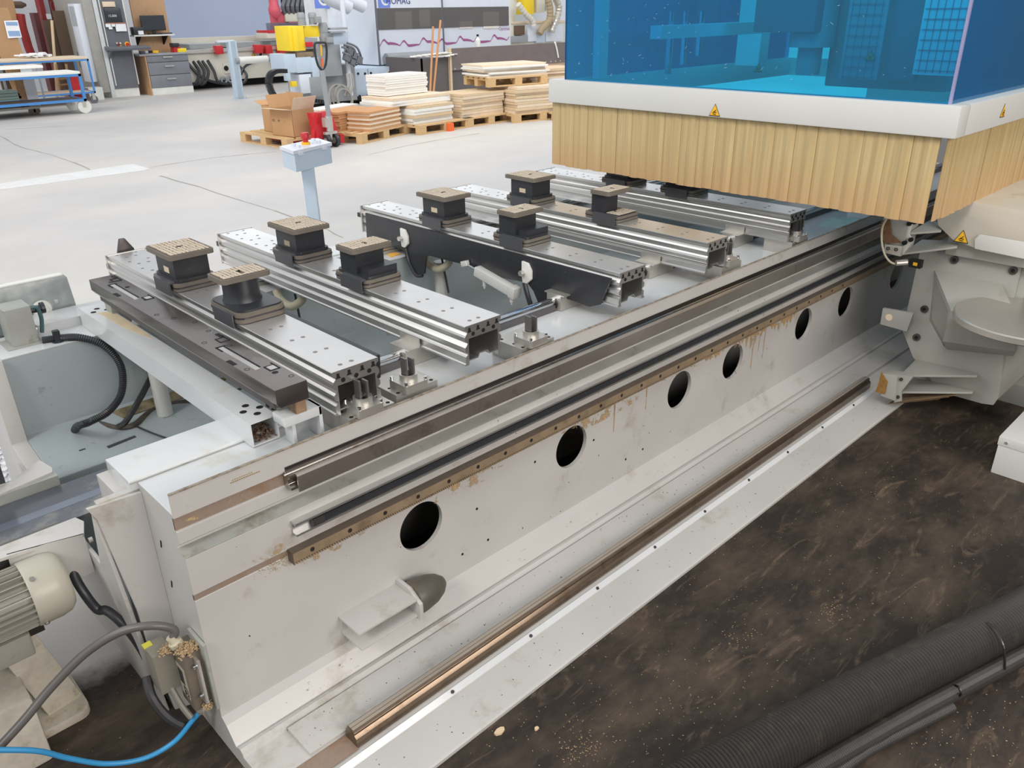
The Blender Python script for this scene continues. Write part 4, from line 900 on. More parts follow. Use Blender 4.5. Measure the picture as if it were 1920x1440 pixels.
# column plate and castings
GP = mat('gantry_shaded_paint', (164, 164, 157), .4, 0, .03, 3, (150, 140, 120), .1, 6)  # grey paint, darkened to carry the shadow on the column
XC = 3.8
C = lambda u, v, x=XC: PX(u, v, x)
cp_ = [C(1725, 470), C(1912, 493), C(1905, 560), C(1909, 716), C(1862, 759), C(1841, 757), C(1762, 735), C(1711, 669), C(1692, 620)]
obj('column_plate', MB().poly3([(XC, p.y, p.z) for p in [C(1725, 470), C(1918, 493), C(1890, 600), C(1872, 745), C(1862, 760), C(1841, 757), C(1762, 735), C(1711, 669), C(1692, 620)]], (.02, 0, 0)), GP, ga, bevel=.003)
pn = C(1868, 745)
obj('column_body', MB().box(XC + .02, 4.9, pn.y, 1.17, .10, .75), GP, ga, bevel=.02)
obj('column_foot', MB().box(XC + .3, 4.9, 1.0 - .4, 1.1, 0, .10), GP, ga)
for (u, v) in ((1790, 487), (1900, 507), (1734, 579), (1719, 632)):
    p = C(u, v); bl = obj('socket_bolt', MB().cyl((XC, p.y, p.z), (XC - .008, p.y, p.z), .017, 18), DSTEEL, ga); obj('bolt_recess', MB().cyl((XC - .008, p.y, p.z), (XC - .009, p.y, p.z), .009, 6), DARK, bl)
a, b_, c_, d_ = C(1755, 508, 3.77), C(1875, 533, 3.77), C(1895, 566, 3.66), C(1783, 580, 3.62)
e_, f_ = C(1768, 635, 3.66), C(1745, 560, 3.79)
obj('protruding_cover', MB().poly3([C(1752, 508, XC), C(1783, 582, XC - .16), C(1767, 640, XC - .12), C(1770, 650, XC - .0), C(1742, 600, XC)], (.01, 0, 0)).poly3([C(1752, 506, XC), C(1878, 533, XC), C(1905, 590, XC - .14), C(1783, 582, XC - .16)], (0, 0, -.008)).poly3([C(1783, 582, XC - .16), C(1905, 590, XC - .14), C(1905, 660, XC - .1), C(1767, 640, XC - .12)], (.008, 0, 0)).poly3([C(1767, 640, XC - .12), C(1905, 660, XC - .10), C(1900, 668, XC), C(1775, 655, XC)], (0, 0, .006)), GP, ga, bevel=.001)
# side tab
obj('side_tab', MB().poly3([C(1655, 578, 3.72), C(1712, 588, 3.72), C(1700, 622, 3.72), C(1650, 608, 3.72)], (.02, 0, 0)), GP, ga, bevel=.002)
q = C(1667, 595, 3.72); obj('tab_disc', MB().cyl((3.722, q.y, q.z), (3.718, q.y, q.z), .016, 20), BOARDT, ga)
# lower guide shoe with gussets
sh = obj('lower_guide_shoe', MB().poly3([C(1655, 700, 3.58), C(1682, 705, 3.58), C(1678, 752, 3.58), C(1651, 742, 3.58)], (.07, 0, 0)), GP, ga, bevel=.002)
obj('felt_wiper', MB().poly3([C(1652, 698, 3.575), C(1664, 716, 3.575), C(1659, 739, 3.575), C(1641, 735, 3.575), C(1648, 715, 3.575)], (.01, 0, 0)), mat('brown_oily_felt', (142, 104, 50), .8, 0, .2, 60), sh)
for (u0, v0, u1, v1) in ((1688, 703, 1832, 704), (1684, 734, 1824, 735)):
    A, B = C(u0, v0, 3.62), C(u1, v1, 3.72); A2, B2 = C(u0 + 30, v0 - 30 if v0 < 710 else v0 - 26, XC), C(u1 + 2, v1 - 4, XC)
    obj('shoe_gusset', MB().poly3([A, B, B2, A2], (0, 0, -.010)), GP, ga, bevel=.001)
obj('shoe_end_plate', MB().poly3([C(1683, 702, 3.60), C(1712, 706, 3.60), C(1690, 735, 3.60), C(1690, 752, 3.60), C(1676, 755, 3.60)], (.008, 0, 0)), GP, ga)
for (u, v) in ((1690, 711), (1684, 744)): q = C(u, v, 3.598); obj('shoe_bolt', MB().cyl(q, q + Vector((-.006, 0, 0)), .008, 10), DSTEEL, ga)
pr_ = MB()
for k in range(3): pr_.poly3([C(1665 + 9 * k, 757 - 2 * k, 3.62), C(1760 + 20 * k, 748 - 4 * k, 3.7), C(1780, 738, 3.78), C(1700, 735, 3.75)], (0, 0, -.003))
obj('felt_flap', pr_, mat('brown_felt_strip', (122, 100, 74), .9, 0, .2, 30), ga)
# upper guide carriage
obj('upper_carriage', MB().poly3([C(1655, 410, 3.62), C(1706, 412, 3.62), C(1690, 480, 3.62), C(1660, 468, 3.62)], (.12, 0, 0)), GP, ga, bevel=.002)
obj('carriage_foot', MB().poly3([C(1659, 458, 3.60), C(1692, 462, 3.60), C(1688, 481, 3.60), C(1657, 474, 3.60)], (.02, 0, 0)), SILVER, ga, bevel=.001)
for (u, v) in ((1665, 466), (1680, 468)): q = C(u, v, 3.598); obj('foot_screw', MB().ring(q, (-1, 0, 0), .008, .004, .002, 14), DSTEEL, ga)
for (u0, v0, u1, v1, du) in ((1702, 437, 1765, 432, 30), (1690, 475, 1795, 462, 25)):
    A, B = C(u0, v0, 3.64), C(u1, v1, 3.72); obj('carriage_gusset', MB().poly3([A, B, C(u1 + 4, v1 - 10, XC), C(u0 + du + 14, v0 - 26, XC)], (0, 0, -.009)), GP, ga, bevel=.001)
obj('carriage_face', MB().poly3([C(1700, 410, 3.63), C(1712, 411, 3.63), C(1704, 440, 3.63), C(1712, 452, 3.63), C(1690, 480, 3.63), C(1688, 478, 3.63)], (.008, 0, 0)), HOODP, ga)
for (u, v) in ((1706, 419), (1716, 416), (1697, 455), (1709, 449)): q = C(u, v, 3.626); obj('carriage_bolt', MB().cyl(q, q + Vector((-.012, 0, 0)), .010, 8), DARK, ga)
obj('rail_wiper', MB().poly3([C(1652, 414, 3.612), C(1668, 411, 3.612), C(1672, 440, 3.612), C(1690, 455, 3.612), C(1660, 457, 3.612), C(1650, 440, 3.612)], (.004, 0, 0)), mat('rust_brown_wiper', (120, 88, 62), .8, 0, .2, 50), ga)
cabc = [C(1664, 408, 3.60), C(1655, 425, 3.59), C(1653, 450, 3.58), C(1658, 475, 3.58), C(1668, 490, 3.58), C(1678, 495, 3.6)]
obj('sensor_cable', MB().tube(cabc, .0045, 8, 6), CREAMH, ga)
q = C(1680, 493, 3.6); obj('sensor_head', MB().cyl(q, q + Vector((.03, -.035, .005)), .013, 14), SILVER, ga); obj('sensor_body', MB().obox(q + Vector((.04, -.07, .004)), .03, .05, .035), DARK, ga); obj('sensor_tag', MB().obox(q + Vector((.025, -.072, .004)), .002, .018, .014), STICKY, ga)
# rounded cover above
cv_ = [( .60, .80), (.60, .965), (1.13, .995), (1.175, .985), (1.20, .955), (1.205, .90), (1.19, .865), (1.12, .815), (1.0, .79)]
obj('rounded_cover', MB().prism([(y, z) for y, z in cv_], 'x', 3.72, 5.2), mat('cover_cream', (206, 200, 186), .38, 0, .04, 3, (170, 150, 120), .15, 8), ga, bevel=.02)
warn((3.719, C(1804, 444, 3.72).y, C(1804, 444, 3.72).z), 'x', .060, ga)
obj('cover_recess', MB().poly3([C(1828, 448, 3.71), C(1838, 439, 3.71), C(1925, 454, 3.71), C(1925, 486, 3.71), C(1828, 466, 3.71)], (-.006, 0, 0)), HOODP, ga, bevel=.004)
obj('cover_lower_box', MB().box(3.76, 5.0, .5, 1.15, .74, .83), GP, ga, bevel=.01)
# tool disc
SCR = MB()
for k in range(70):
    q = PX(random.choice([random.gauss(1130, 40), random.gauss(1250, 60), random.uniform(1080, 1700)]), random.uniform(4, 150), GX0 + g0 - .001); l = random.uniform(.002, .016); a_ = random.uniform(-1, 1)
    SCR.quad(q, q + Vector((0, -l * math.cos(a_), l * math.sin(a_))), q + Vector((0, -l * math.cos(a_), l * math.sin(a_) + .0012)), q + Vector((0, 0, .0012)))
obj('pane_scratches', SCR, mat('scratch_white', (170, 214, 236), .5), ga, kind='stuff')
obj('tool_disc', MB().lathe((3.575, .735, .566), (0, 0, 1), [(.03, -.05), (.03, 0), (.255, 0), (.264, .006), (.264, .028), (.259, .033), (.02, .033)], 72), mat('turned_disc', (190, 186, 178), .34, .6, .04, 6), ga, smoothsh=True)
obj('disc_arm', MB().box(3.56, 3.9, .56, .68, .47, .515), DSTEEL, ga, bevel=.004)
obj('side_pipe', MB().cyl((3.86, .845, .42), (3.86, .845, .80), .006, 10), HOODP, ga)
# floor box at right edge
fb = thing('floor_box', 'light grey sheet metal box on the dark floor at right frame edge', 'box', (3.35, .5, 0))
q = PZ(1864, 887, 0); q2 = PZ(1879, 814, .16)
obj('box_shell', MB().box(3.36, 3.9, .2, .672, .0, .165), HOODP, fb, bevel=.003)
obj('lid', MB().box(3.357, 3.9, .2, .675, .13, .168), HOODP, fb, bevel=.002)
obj('lid_screw', MB().cyl((3.357, .645, .148), (3.354, .645, .148), .006, 12), SILVER, fb)

# ------------------------------------------------------------------ control post in the hall
cpx = PZ(585, 455, 0)
po = thing('control_post', 'pale blue control box with red emergency button on a slanted post', 'control post', (0, 0, 0))
# depth from box height (about 1.05 m)
bz = 1.02; A = PZ(528, 281, bz + .09); B = PZ(552, 290, bz + .09); Cc = PZ(620, 274, bz + .09); D = PZ(600, 261, bz + .09)
ORG[po.name] = Vector((0, 0, 0))
px_, py_ = (A.x + Cc.x) / 2, (B.y + D.y) / 2
ex = (Cc - B); ey = (A - B); s_ = .085
dn_ = Vector((0, 0, -s_))
obj('box_body', MB().poly3([B, Cc, Cc + ey, A], dn_), HALLBLUE, po, bevel=.003)
lid = [B - ex * .03 - ey * .03, Cc + ex * .03 - ey * .03, Cc + ex * .03 + ey * 1.03, A - ex * .03 + ey * .03]
obj('box_lid', MB().poly3([p + Vector((0, 0, .018)) for p in lid], (0, 0, -.016)), HALLWHITE, po, bevel=.003)
c = (B + Cc + ey) / 2 + ex * 0; c = B + ex * .5 + ey * .5 + Vector((0, 0, .018))
obj('button_collar', MB().cyl(c, c + Vector((0, 0, .012)), .022, 20), STICKY, po)
obj('emergency_button', MB().lathe(c + Vector((0, 0, .012)), (0, 0, 1), [(.013, 0), (.014, .014), (.021, .018), (.022, .038), (.018, .046)], 20), RED, po, smoothsh=True)
for a_, b2 in ((.22, .3), (.22, .65), (.8, .35), (.8, .75)): 
    k = B + ex * a_ + ey * b2 + Vector((0, 0, .018)); obj('push_button', MB().cyl(k, k + Vector((0, 0, .012)), .012, 14), HALLWHITE, po)
for a_ in (.15, .8): k = B + ex * a_ - ey * .035; obj('lid_hinge', MB().obox(k + Vector((0, 0, 0)), .03, .012, .014, rz=math.atan2(ex.y, ex.x)), HALLWHITE, po)
ptop = B + ex * .45 + ey * .45; 
base = Vector((ptop.x + .03, ptop.y + .03, 0))
obj('post', MB().bar(base, ptop - Vector((0, 0, s_)), .06, .035), HALLBLUE, po, bevel=.002)
obj('foot', MB().obox(base + Vector((0, 0, .005)), .2, .2, .01), HALLBLUE, po)

# ------------------------------------------------------------------ background: pallets, boards, boxes
def pallet(name_lab, c, rz, L=1.2, Wd=.8, parent=None, group='wooden pallets in the hall', z=0):
    t = thing('wooden_pallet', name_lab, 'pallet', (c[0], c[1], z), group, rz=rz)
    for y in (-Wd / 2 + .05, 0, Wd / 2 - .05):
        obj('bottom_board', MB().box(-L / 2, L / 2, y - .05, y + .05, 0, .02), WOOD, t)
        for x in (-L / 2 + .07, 0, L / 2 - .07): obj('block', MB().box(x - .07, x + .07, y - .05, y + .05, .02, .10), WOOD, t)
    for x in (-L / 2 + .07, 0, L / 2 - .07): obj('cross_board', MB().box(x - .07, x + .07, -Wd / 2, Wd / 2, .10, .12), WOOD, t)
    for i in range(5): y = -Wd / 2 + .06 + i * (Wd - .12) / 4; obj('top_board', MB().box(-L / 2, L / 2, y - .06, y + .06, .12, .144), WOOD, t)
    return t
def stack(lab, cat, c, rz, z0, n, th, L, Wd, m, name='board', jit=.02, group=None, taper=0, seed=1):
    r = random.Random(seed); out = []
    proto = None
    for i in range(n):
        l, w = L * (1 - taper * i / n) * r.uniform(.94, 1), Wd * (1 - taper * i / n) * r.uniform(.94, 1)
        o = obj(name, MB().box(-l / 2, l / 2, -w / 2, w / 2, 0, th * .93), m[i % len(m)] if isinstance(m, (list, tuple)) else m)
        o.location = (c[0] + r.uniform(-jit, jit), c[1] + r.uniform(-jit, jit), z0 + i * th); o.rotation_euler = (0, 0, rz + r.uniform(-jit, jit) * .8)
        ORDW = ['lowest', 'second lowest', 'third from the bottom', 'fourth from the bottom', 'fifth from the bottom', 'sixth from the bottom', 'seventh from the bottom']
        w_ = 'topmost' if i == n - 1 else 'just below the topmost' if i == n - 2 else ORDW[min(i, 6)] if i < 7 else ['third', 'fourth', 'fifth', 'sixth', 'seventh', 'eighth'][n - i - 3] + ' from the top'
        tag(o, lab + ', ' + w_, cat, group); out.append(o)
    return out
def gp(u, v): p = PZ(u, v, 0); return Vector((p.x, p.y))
def place(near, right, left):     # centre, angle, length along 'right' edge, width along 'left' edge
    N, R_, L_ = gp(*near), gp(*right), gp(*left); e = R_ - N; f = L_ - N
    ang = math.atan2(e.y, e.x); 
    return N, ang, e.length, f.length
def local(N, ang, a, b): return (N.x + math.cos(ang) * a - math.sin(ang) * b, N.y + math.sin(ang) * a + math.cos(ang) * b)
# pallet 1 with cardboard boxes
N, ang, l, w = place((548, 280), (660, 262), (452, 264)); ang1 = ang
ang = math.atan2(-(gp(548, 280) - gp(452, 264)).y, -(gp(548, 280) - gp(452, 264)).x); ang = ang - PI if abs(ang) > 1.6 else ang
a0 = gp(452, 266); a1 = gp(560, 284); d = a1 - a0; aa = math.atan2(d.y, d.x)
c = (a0 + d.normalized() * .6) + Vector((-math.sin(aa), math.cos(aa))) * .4
pallet('wooden pallet carrying two open cardboard boxes', c, aa)
def carton(lab, c, rz, L, Wd, H, flaps, z=.146):
    t = thing('cardboard_box', lab, 'box', (c[0], c[1], z), 'open cardboard boxes on the pallet', rz=rz)
    x, y = L / 2, Wd / 2; th = .006
    for nm, b_ in (('side', (-x, x, -y, -y + th)), ('side', (-x, x, y - th, y)), ('side', (-x, -x + th, -y, y)), ('side', (x - th, x, -y, y))): obj(nm, MB().box(*b_, 0, H), CARD, t)
    obj('bottom', MB().box(-x, x, -y, y, 0, .006), CARD, t)
    for k, a in flaps:
        f = MB()
        if k == 'l': f.poly3([(-x, -y, H), (-x, y, H), (-x - .18 * math.cos(a), y, H + .18 * math.sin(a)), (-x - .18 * math.cos(a), -y, H + .18 * math.sin(a))], (0, 0, .005))
        if k == 'r': f.poly3([(x, -y, H), (x, y, H), (x + .18 * math.cos(a), y, H + .18 * math.sin(a)), (x + .18 * math.cos(a), -y, H + .18 * math.sin(a))], (0, 0, .005))
        if k == 'f': f.poly3([(-x, -y, H), (x, -y, H), (x, -y - .16 * math.cos(a), H + .16 * math.sin(a)), (-x, -y - .16 * math.cos(a), H + .16 * math.sin(a))], (0, 0, .005))
        if k == 'b': f.poly3([(-x, y, H), (x, y, H), (x, y + .16 * math.cos(a), H + .16 * math.sin(a)), (-x, y + .16 * math.cos(a), H + .16 * math.sin(a))], (0, 0, .005))
        obj('flap', f, BOARDT if k in 'rf' else CARD, t)
    return t
u_ = Vector((math.cos(aa), math.sin(aa))); n_ = Vector((-u_.y, u_.x))
carton('torn cardboard box standing at the rear left on the pallet', c + u_ * -.12 + n_ * .06, aa, .44, .40, .36, [('l', .3), ('b', 1.3)])
bx2 = carton('cardboard box with raised flaps, nearest to the pallet truck', c + u_ * .33 - n_ * .08, aa + .1, .46, .40, .36, [('l', 1.25), ('r', 1.1), ('f', .12)])
for i, s in enumerate(('K2', 'H', ': :')): text(s, .05, Matrix.Translation((-.20 + i * .12, -.201, .19)) @ Matrix.Rotation(PI / 2, 4, 'X'), DARK, bx2, 'printed_mark', .0005)
fw_ = MB()
for _ in range(40): p = c - u_ * .42 + n_ * .15; fw_.obox((p.x + random.gauss(0, .05), p.y + random.gauss(0, .05), .16 + random.random() * .12), .06, .05, .02, rz=random.random() * 3, rx=random.random())
tag(obj('crumpled_foil', fw_, WBOARD, kind='stuff'), 'crumpled white foil beside the cardboard boxes', 'foil')
# pallet 2 brown boards
N, ang, l, w = place((679, 271), (770, 250), (632, 246))
pc = local(N, ang, .6, .4); pallet('wooden pallet under the brown board stacks', pc, ang)
q = local(N, ang, .62, .22); stack("brown board of the nearest brown stack", 'board', q, ang, .144, 9, .030, .78, .42, [BOARDB, BOARDT], jit=.012, group='front stack of brown boards', seed=2)
q = local(N, ang, .45, .62); stack("brown board of the rear brown stack", 'board', q, ang, .144, 8, .034, .80, .38, [BOARDB, BOARDB], jit=.012, group='rear stack of brown boards', seed=3)
q = local(N, ang, .55, .95); stack("white board behind the brown stacks", 'board', q, ang, .144, 8, .036, .95, .3, [WBOARD], jit=.01, group='white boards behind the brown stack', seed=4)
q = local(N, ang, 1.2, 1.25); stack("pale board between brown and white stacks", 'board', q, ang, .10, 6, .036, .7, .5, [BOARDT, WBOARD], jit=.02, group='pale boards between the stacks', seed=14)
# pallet 3 white stack
N, ang, l, w = place((788, 254), (862, 242), (735, 236))
pc = local(N, ang, .6, .4); pallet('wooden pallet with an orange block under the white board stack', pc, ang)
tag(obj('orange_spacer', MB().box(-.05, .05, -.03, .03, 0, .12), ORANGE), 'orange block at the edge of the third pallet', 'block')
ob = bpy.data.objects['orange_spacer']; q = local(N, ang, .62, -.035); ob.location = (q[0], q[1], .0); ob.rotation_euler = (0, 0, ang)
q = local(N, ang, .42, .42); stack("white board low in the white stack", 'board', q, ang, .144, 6, .045, .86, .62, [WBOARD, WBOARD, MDF], jit=.025, group='lower white boards', seed=5)
stack("wide white board midway up the white stack", 'board', (q[0] - .1, q[1] + .25), ang, .414, 3, .040, 1.25, .75, [WBOARD, WBOARD, BOARDT], jit=.05, group='wide white boards', seed=6)
stack("white board in the white stack's top block", 'board', (q[0] - .12, q[1] + .40), ang, .54, 9, .033, .92, .45, [WBOARD], jit=.012, group='top block of white boards', seed=7)
# pallet 4 beige stack
N, ang, l, w = place((873, 240), (948, 229), (838, 226))
pc = local(N, ang, .6, .4); pallet('greyish pallet under the beige board stack', pc, ang)
q = local(N, ang, .50, .42); stack("beige board right of the white stack", 'board', q, ang, .144, 9, .040, .98, .68, [BOARDT, BOARDT, MDF], jit=.015, group='beige board stack', seed=8)
# pallet 5 tall stack of two pallets
N, ang, l, w = place((968, 232), (1046, 224), (922, 222))
pc = local(N, ang, .6, .45); pallet('lower pallet of the tall double stack', pc, ang)
q = local(N, ang, .52, .45); stack("beige board in the tall stack", 'board', q, ang, .144, 9, .046, .96, .78, [BOARDT, MDF], jit=.02, group='lower boards of the tall stack', seed=9)
q2_ = local(N, ang, .3, .75); pallet('upper pallet resting on the tall beige stack', q2_, ang, z=.56)
stack("whitish board on the raised pallet", 'board', q2_, ang, .704, 7, .028, 1.28, .72, [BOARDT, WBOARD, WBOARD], jit=.04, group='boards on the upper pallet', seed=10)
q = gp(1060, 222); pallet('wooden pallet half hidden by the strip curtain', (q.x + .3, q.y + .2), ang)
stack("pale board behind the tall stack", 'board', (q.x + .4, q.y + .9), ang, .144, 14, .045, 1.1, .7, [BOARDT, MDF], jit=.03, group='pale boards behind the tall stack', seed=12)

# ------------------------------------------------------------------ pallet truck
g_ = gp(622, 276); pt = thing('pallet_truck', 'red pallet truck with grey handle and black loop grip', 'pallet truck', (g_.x, g_.y, 0), rz=0)
ORG[pt.name] = Vector((0, 0, 0))      # local build
pt.rotation_euler = (0, 0, aa + PI / 2)
dirx = Vector((-.75, .66, 0))
for s in (-.07, .07):
    wh = obj('steer_wheel', MB().cyl((s - .025, 0, .09), (s + .025, 0, .09), .09, 24), BLACK, pt, bevel=.006); obj('wheel_hub', MB().cyl((s - .027, 0, .09), (s + .027, 0, .09), .045, 12), SILVER, wh)
obj('axle_block', MB().box(-.1, .1, -.03, .03, .18, .215).cyl((0, 0, .1), (0, 0, .3), .03, 14), SILVER, pt, bevel=.004)
obj('pump_body', MB().cyl((0, 0, .22), (0, 0, .42), .05, 18).box(-.09, .0, -.04, .04, .28, .40), SILVER, pt, bevel=.004)
obj('drawbar', MB().bar((0, -.01, .38), (-.06, -.05, 1.02), .055, .045), HALLGREY, pt, bevel=.004)
lp_ = [(-.06, -.05, 1.02), (-.12, -.055, 1.08), (-.155, -.065, 1.22), (-.155, -.07, 1.33), (-.13, -.072, 1.36), (0.0, -.072, 1.36), (.03, -.07, 1.33), (.03, -.065, 1.22), (-.0, -.055, 1.08), (-.06, -.05, 1.02)]
obj('loop_grip', MB().tube([Vector(p) for p in lp_], .016, 10, 6), BLACK, pt, smoothsh=True)
obj('control_lever', MB().bar((-.06, -.055, 1.02), (-.062, -.07, 1.36), .04, .012), HALLGREY, pt)
obj('orange_label', MB().bar((-.061, -.066, 1.06), (-.0615, -.075, 1.17), .022, .012), ORANGE, pt); obj('yellow_label', MB().bar((-.0615, -.068, 1.2), (-.062, -.083, 1.33), .02, .012), STICKY, pt)
obj('red_frame', MB().prism([(.05, .12), (.05, .20), (.16, .46), (.26, .46), (.24, .40), (.20, .12)], 'x', -.17, .17), RED, pt, bevel=.006)
obj('red_frame_post', MB().poly3([(-.24, .1, .05), (-.17, .1, .05), (-.03, .1, .46), (-.10, .1, .46)], (0, .08, 0)), RED, pt, bevel=.004)
for s in (-.19, .19): obj('fork', MB().box(s - .075, s + .075, .2, 1.35, .045, .095), RED, pt, bevel=.006)
obj('fork_side', MB().box(.20, .27, .05, .30, .03, .14), RED, pt)

# ------------------------------------------------------------------ generic hall objects
def XW(u, v, y): return PY(u, v, y).x
# dark partition
p = gp(790, 190); py = 13.6; x0 = XW(841, 90, py); x00 = XW(790, 112, py)
pw = thing('partition', 'dark low board partition with a lighter brown lower panel', 'partition', (x00, py, 0))
h1 = HT(x00, py, 110); h2 = HT(x0, py, 91)
obj('dark_panel', MB().box(x00, XW(957, 110, py), py, py + .03, 0, h1), DWALL, pw); obj('brown_panel', MB().box(XW(951, 110, py), XW(1055, 100, py) + 3, py - .02, py + .02, 0, h2 - .3), mat('partition_tan', (196, 168, 146), .7), pw)
obj('top_board', MB().box(x0, XW(1055, 80, py) + 3, py - .05, py - .02, h2 - .42, h2), mat('partition_top_brown', (112, 102, 100), .6), pw)
sc_ = MB()
for k in range(24): sc_.box(x0 + .1 + k * .16, x0 + .12 + k * .16, py - .052, py - .05, h2 - .40, h2 - .38)
obj('panel_screws', sc_, WHITE, pw, kind='stuff')
obj('edge_post', MB().box(x0 - .03, x0 + .02, py - .06, py + .0, 0, h2 + .01), MDF, pw); obj('side_panel', MB().box(x00, x00 + .03, py, py + 1.2, 0, h1), DWALL, pw)
for k, (ub, vb, ut, vt, lab) in enumerate(((805, 187, 812, 50, 'left one of two thin wooden broomsticks against the partition'), (810, 186, 826, 38, 'right, taller wooden broomstick against the partition'))):
    yb = 13.3; a = Vector((XW(ub, vb, yb), yb, 0)); xt = XW(ut, vt, yb + .22); b_ = Vector((xt, yb + .22, HT(xt, yb + .22, vt)))
    s_ = obj('broomstick', MB().cyl(a, b_, .022, 10), mat('broom_wood', (196, 140, 92), .5)); tag(s_, lab, 'broomstick')
tp = MB()
for k in range(6): tp.obox((x00 + .3 + k * .1, py + .1, h1 + .03 + k * .01), .8, .25, .012, rz=.2 * (k - 3))
tag(obj('offcut_pile', tp, WBOARD), 'thin offcut strips lying on top of the partition', 'offcuts')

# large edge processing machine
gm = gp(667, 205); my = 15.0
em = thing('edge_machine', 'long white-blue edge banding machine with smoked windows', 'machine', (10, my, 0), 'none'); del em['group']
xl, xm, xr = XW(711, 120, my), XW(703, 60, my), XW(957, 60, my)
zt = 2.25; zb_ = HT(xl, my, 122)
obj('front_body', MB().box(xl, xr, my, my + 1.5, zb_, zt), HALLWHITE, em)
obj('end_body', MB().poly3([(xl, my, zb_), (xl, my + 1.9, zb_), (xl, my + 1.9, zt), (xl, my, zt)], (-.03, 0, 0)), HALLWHITE, em)
obj('end_fascia', MB().box(xl - .5, xl - .03, my + 1.0, my + 1.9, zb_, zt), mat('end_fascia_white', (226, 230, 236), .4), em)
zw1, zw0 = HT(xl, my, 15.5), HT(xl, my, 56)
for (u0, u1) in ((706, 828), (831, 953)):
    w_ = obj('smoked_window', MB().box(XW(u0, 40, my), XW(u1, 40, my), my - .02, my - .008, zw0, zw1), SMOKE, em)
obj('window_interior', MB().box(XW(706, 40, my), XW(953, 40, my), my - .008, my - .004, zw0, zw1), mat('dim_interior', (190, 184, 180), .6, 0, .5, 1.4), em)
for (u0, u1, v0, v1) in ((741, 772, 22, 55), (786, 806, 18, 50), (905, 935, 22, 54), (860, 885, 40, 54)):
    obj('interior_unit', MB().box(XW(u0, 40, my), XW(u1, 40, my), my - .014, my - .006, HT(XW(u0, 40, my), my, v1), HT(XW(u0, 40, my), my, v0)), mat('interior_unit_grey', (226, 220, 212), .6), em)
obj('hood_joint', MB().box(XW(829, 40, my) , XW(829, 40, my) + .02, my - .03, my, zb_, zt), DGREY, em); obj('hood_joint', MB().box(XW(704.5, 40, my), XW(704.5, 40, my) + .03, my - .03, my, zb_, zt), DGREY, em)
# wave line
wv = MB(); 
def wz(t): return .05 * math.sin(t * 14) * max(0, math.sin(t * 14 + .6)) + .015 * math.sin(t * 7)
xs = [xl + .05 + (xr - xl - .1) * k / 120 for k in range(121)]; zc = HT(xl, my, 86)
for k in range(120):
    t0, t1 = k / 120 * 3.2, (k + 1) / 120 * 3.2; th0, th1 = .022 + .03 * abs(math.sin(t0 * 14 / 2)), .022 + .03 * abs(math.sin(t1 * 7))
    wv.quad((xs[k], my - .004, zc + wz(t0) * 2 - .02), (xs[k + 1], my - .004, zc + wz(t1) * 2 - .02), (xs[k + 1], my - .004, zc + wz(t1) * 2 + th1 - .02), (xs[k], my - .004, zc + wz(t0) * 2 + th0 - .02))
obj('wave_stripe', wv, WAVE, em)
RX = Matrix.Rotation(PI / 2, 4, 'X')
def logo(x, y, z, s, parent, par_m=Matrix()):
    obj('logo_panel', MB().box(x, x + s, y - .004, y - .001, z, z + s), LOGO, parent)
    r_ = MB(); pts = []
    for k in range(17):
        a = math.radians(50 + 260 * k / 16); pts.append(((x + s * .62) + s * .36 * math.cos(a), (z + s * .5) + s * .36 * math.sin(a)))
    for k in range(17)[::-1]:
        a = math.radians(50 + 260 * k / 16); pts.append(((x + s * .62) + s * .24 * math.cos(a), (z + s * .5) + s * .24 * math.sin(a)))
    obj('logo_arc', r_.prism(pts, 'y', y - .007, y - .004), WHITE, parent)
ls = .30; lx = XW(709, 8, my); lz = HT(lx, my, 14.8)
logo(lx, my, lz, ls, em)
text('HOMAG', .17, Matrix.Translation((lx + .20, my - .008, lz + .07)) @ RX, LOGOT, em)
text('Optimat', .105, Matrix.Translation((XW(935, 54, my), my - .003, HT(XW(935, 54, my), my, 57))) @ RX, WAVE, em)
lx2 = XW(589, 8, my + 1.0); lz2 = HT(lx2, my + 1.0, 16); logo(lx2, my + .98, lz2, .36, em); text('HOMAG', .22, Matrix.Translation((lx2 + .18, my + .97, lz2 + .10)) @ RX, LOGOT, em)
lz_ = HT(xl, my, 122)
obj('roller_housing', MB().cyl((xl + .1, my - .12, zb_ + .12), (XW(800, 110, my), my - .12, zb_ + .12), .11, 14), HALLGREY, em)
xb0 = XW(667, 190, my - .3); 
obj('base_cabinet', MB().box(xb0, XW(793, 180, my - .3), my - .3, my + 1.2, .12, zb_ - .02), HALLBLUE, em, bevel=.01)
obj('base_shadow_block', MB().box(xb0 + .2, XW(793, 180, my - .3), my - .1, my + 1.2, 0, .12), DARK, em)  # near-black block painting the shade under the base cabinet
for u in (691, 756): obj('door_gap', MB().box(XW(u, 160, my - .3), XW(u, 160, my - .3) + .02, my - .305, my - .3, .14, zb_ - .04), HALLGREY, em)
for u, v in ((671, 138), (684, 138), (674, 180), (688, 180), (697, 179), (747, 131), (765, 129), (695, 137)):
    obj('door_lock', MB().cyl((XW(u, v, my - .3), my - .3, HT(XW(u, v, my - .3), my - .3, v)), (XW(u, v, my - .3), my - .32, HT(XW(u, v, my - .3), my - .3, v)), .022, 10), DARK, em)
gx = XW(725, 145, my - .3); obj('vent_grille', MB().box(gx, XW(745, 145, my - .3), my - .315, my - .3, HT(gx, my - .3, 158), HT(gx, my - .3, 134)), CREAM, em)
vg = MB()
for k in range(9): z_ = HT(gx, my - .3, 156.5 - k * 2.5); vg.box(gx + .04, XW(743, 145, my - .3), my - .318, my - .315, z_, z_ + .02)
obj('grille_slots', vg, DARK, em)
warn((XW(719, 145, my - .3), my - .302, HT(gx, my - .3, 146)), 'y', .16, em)
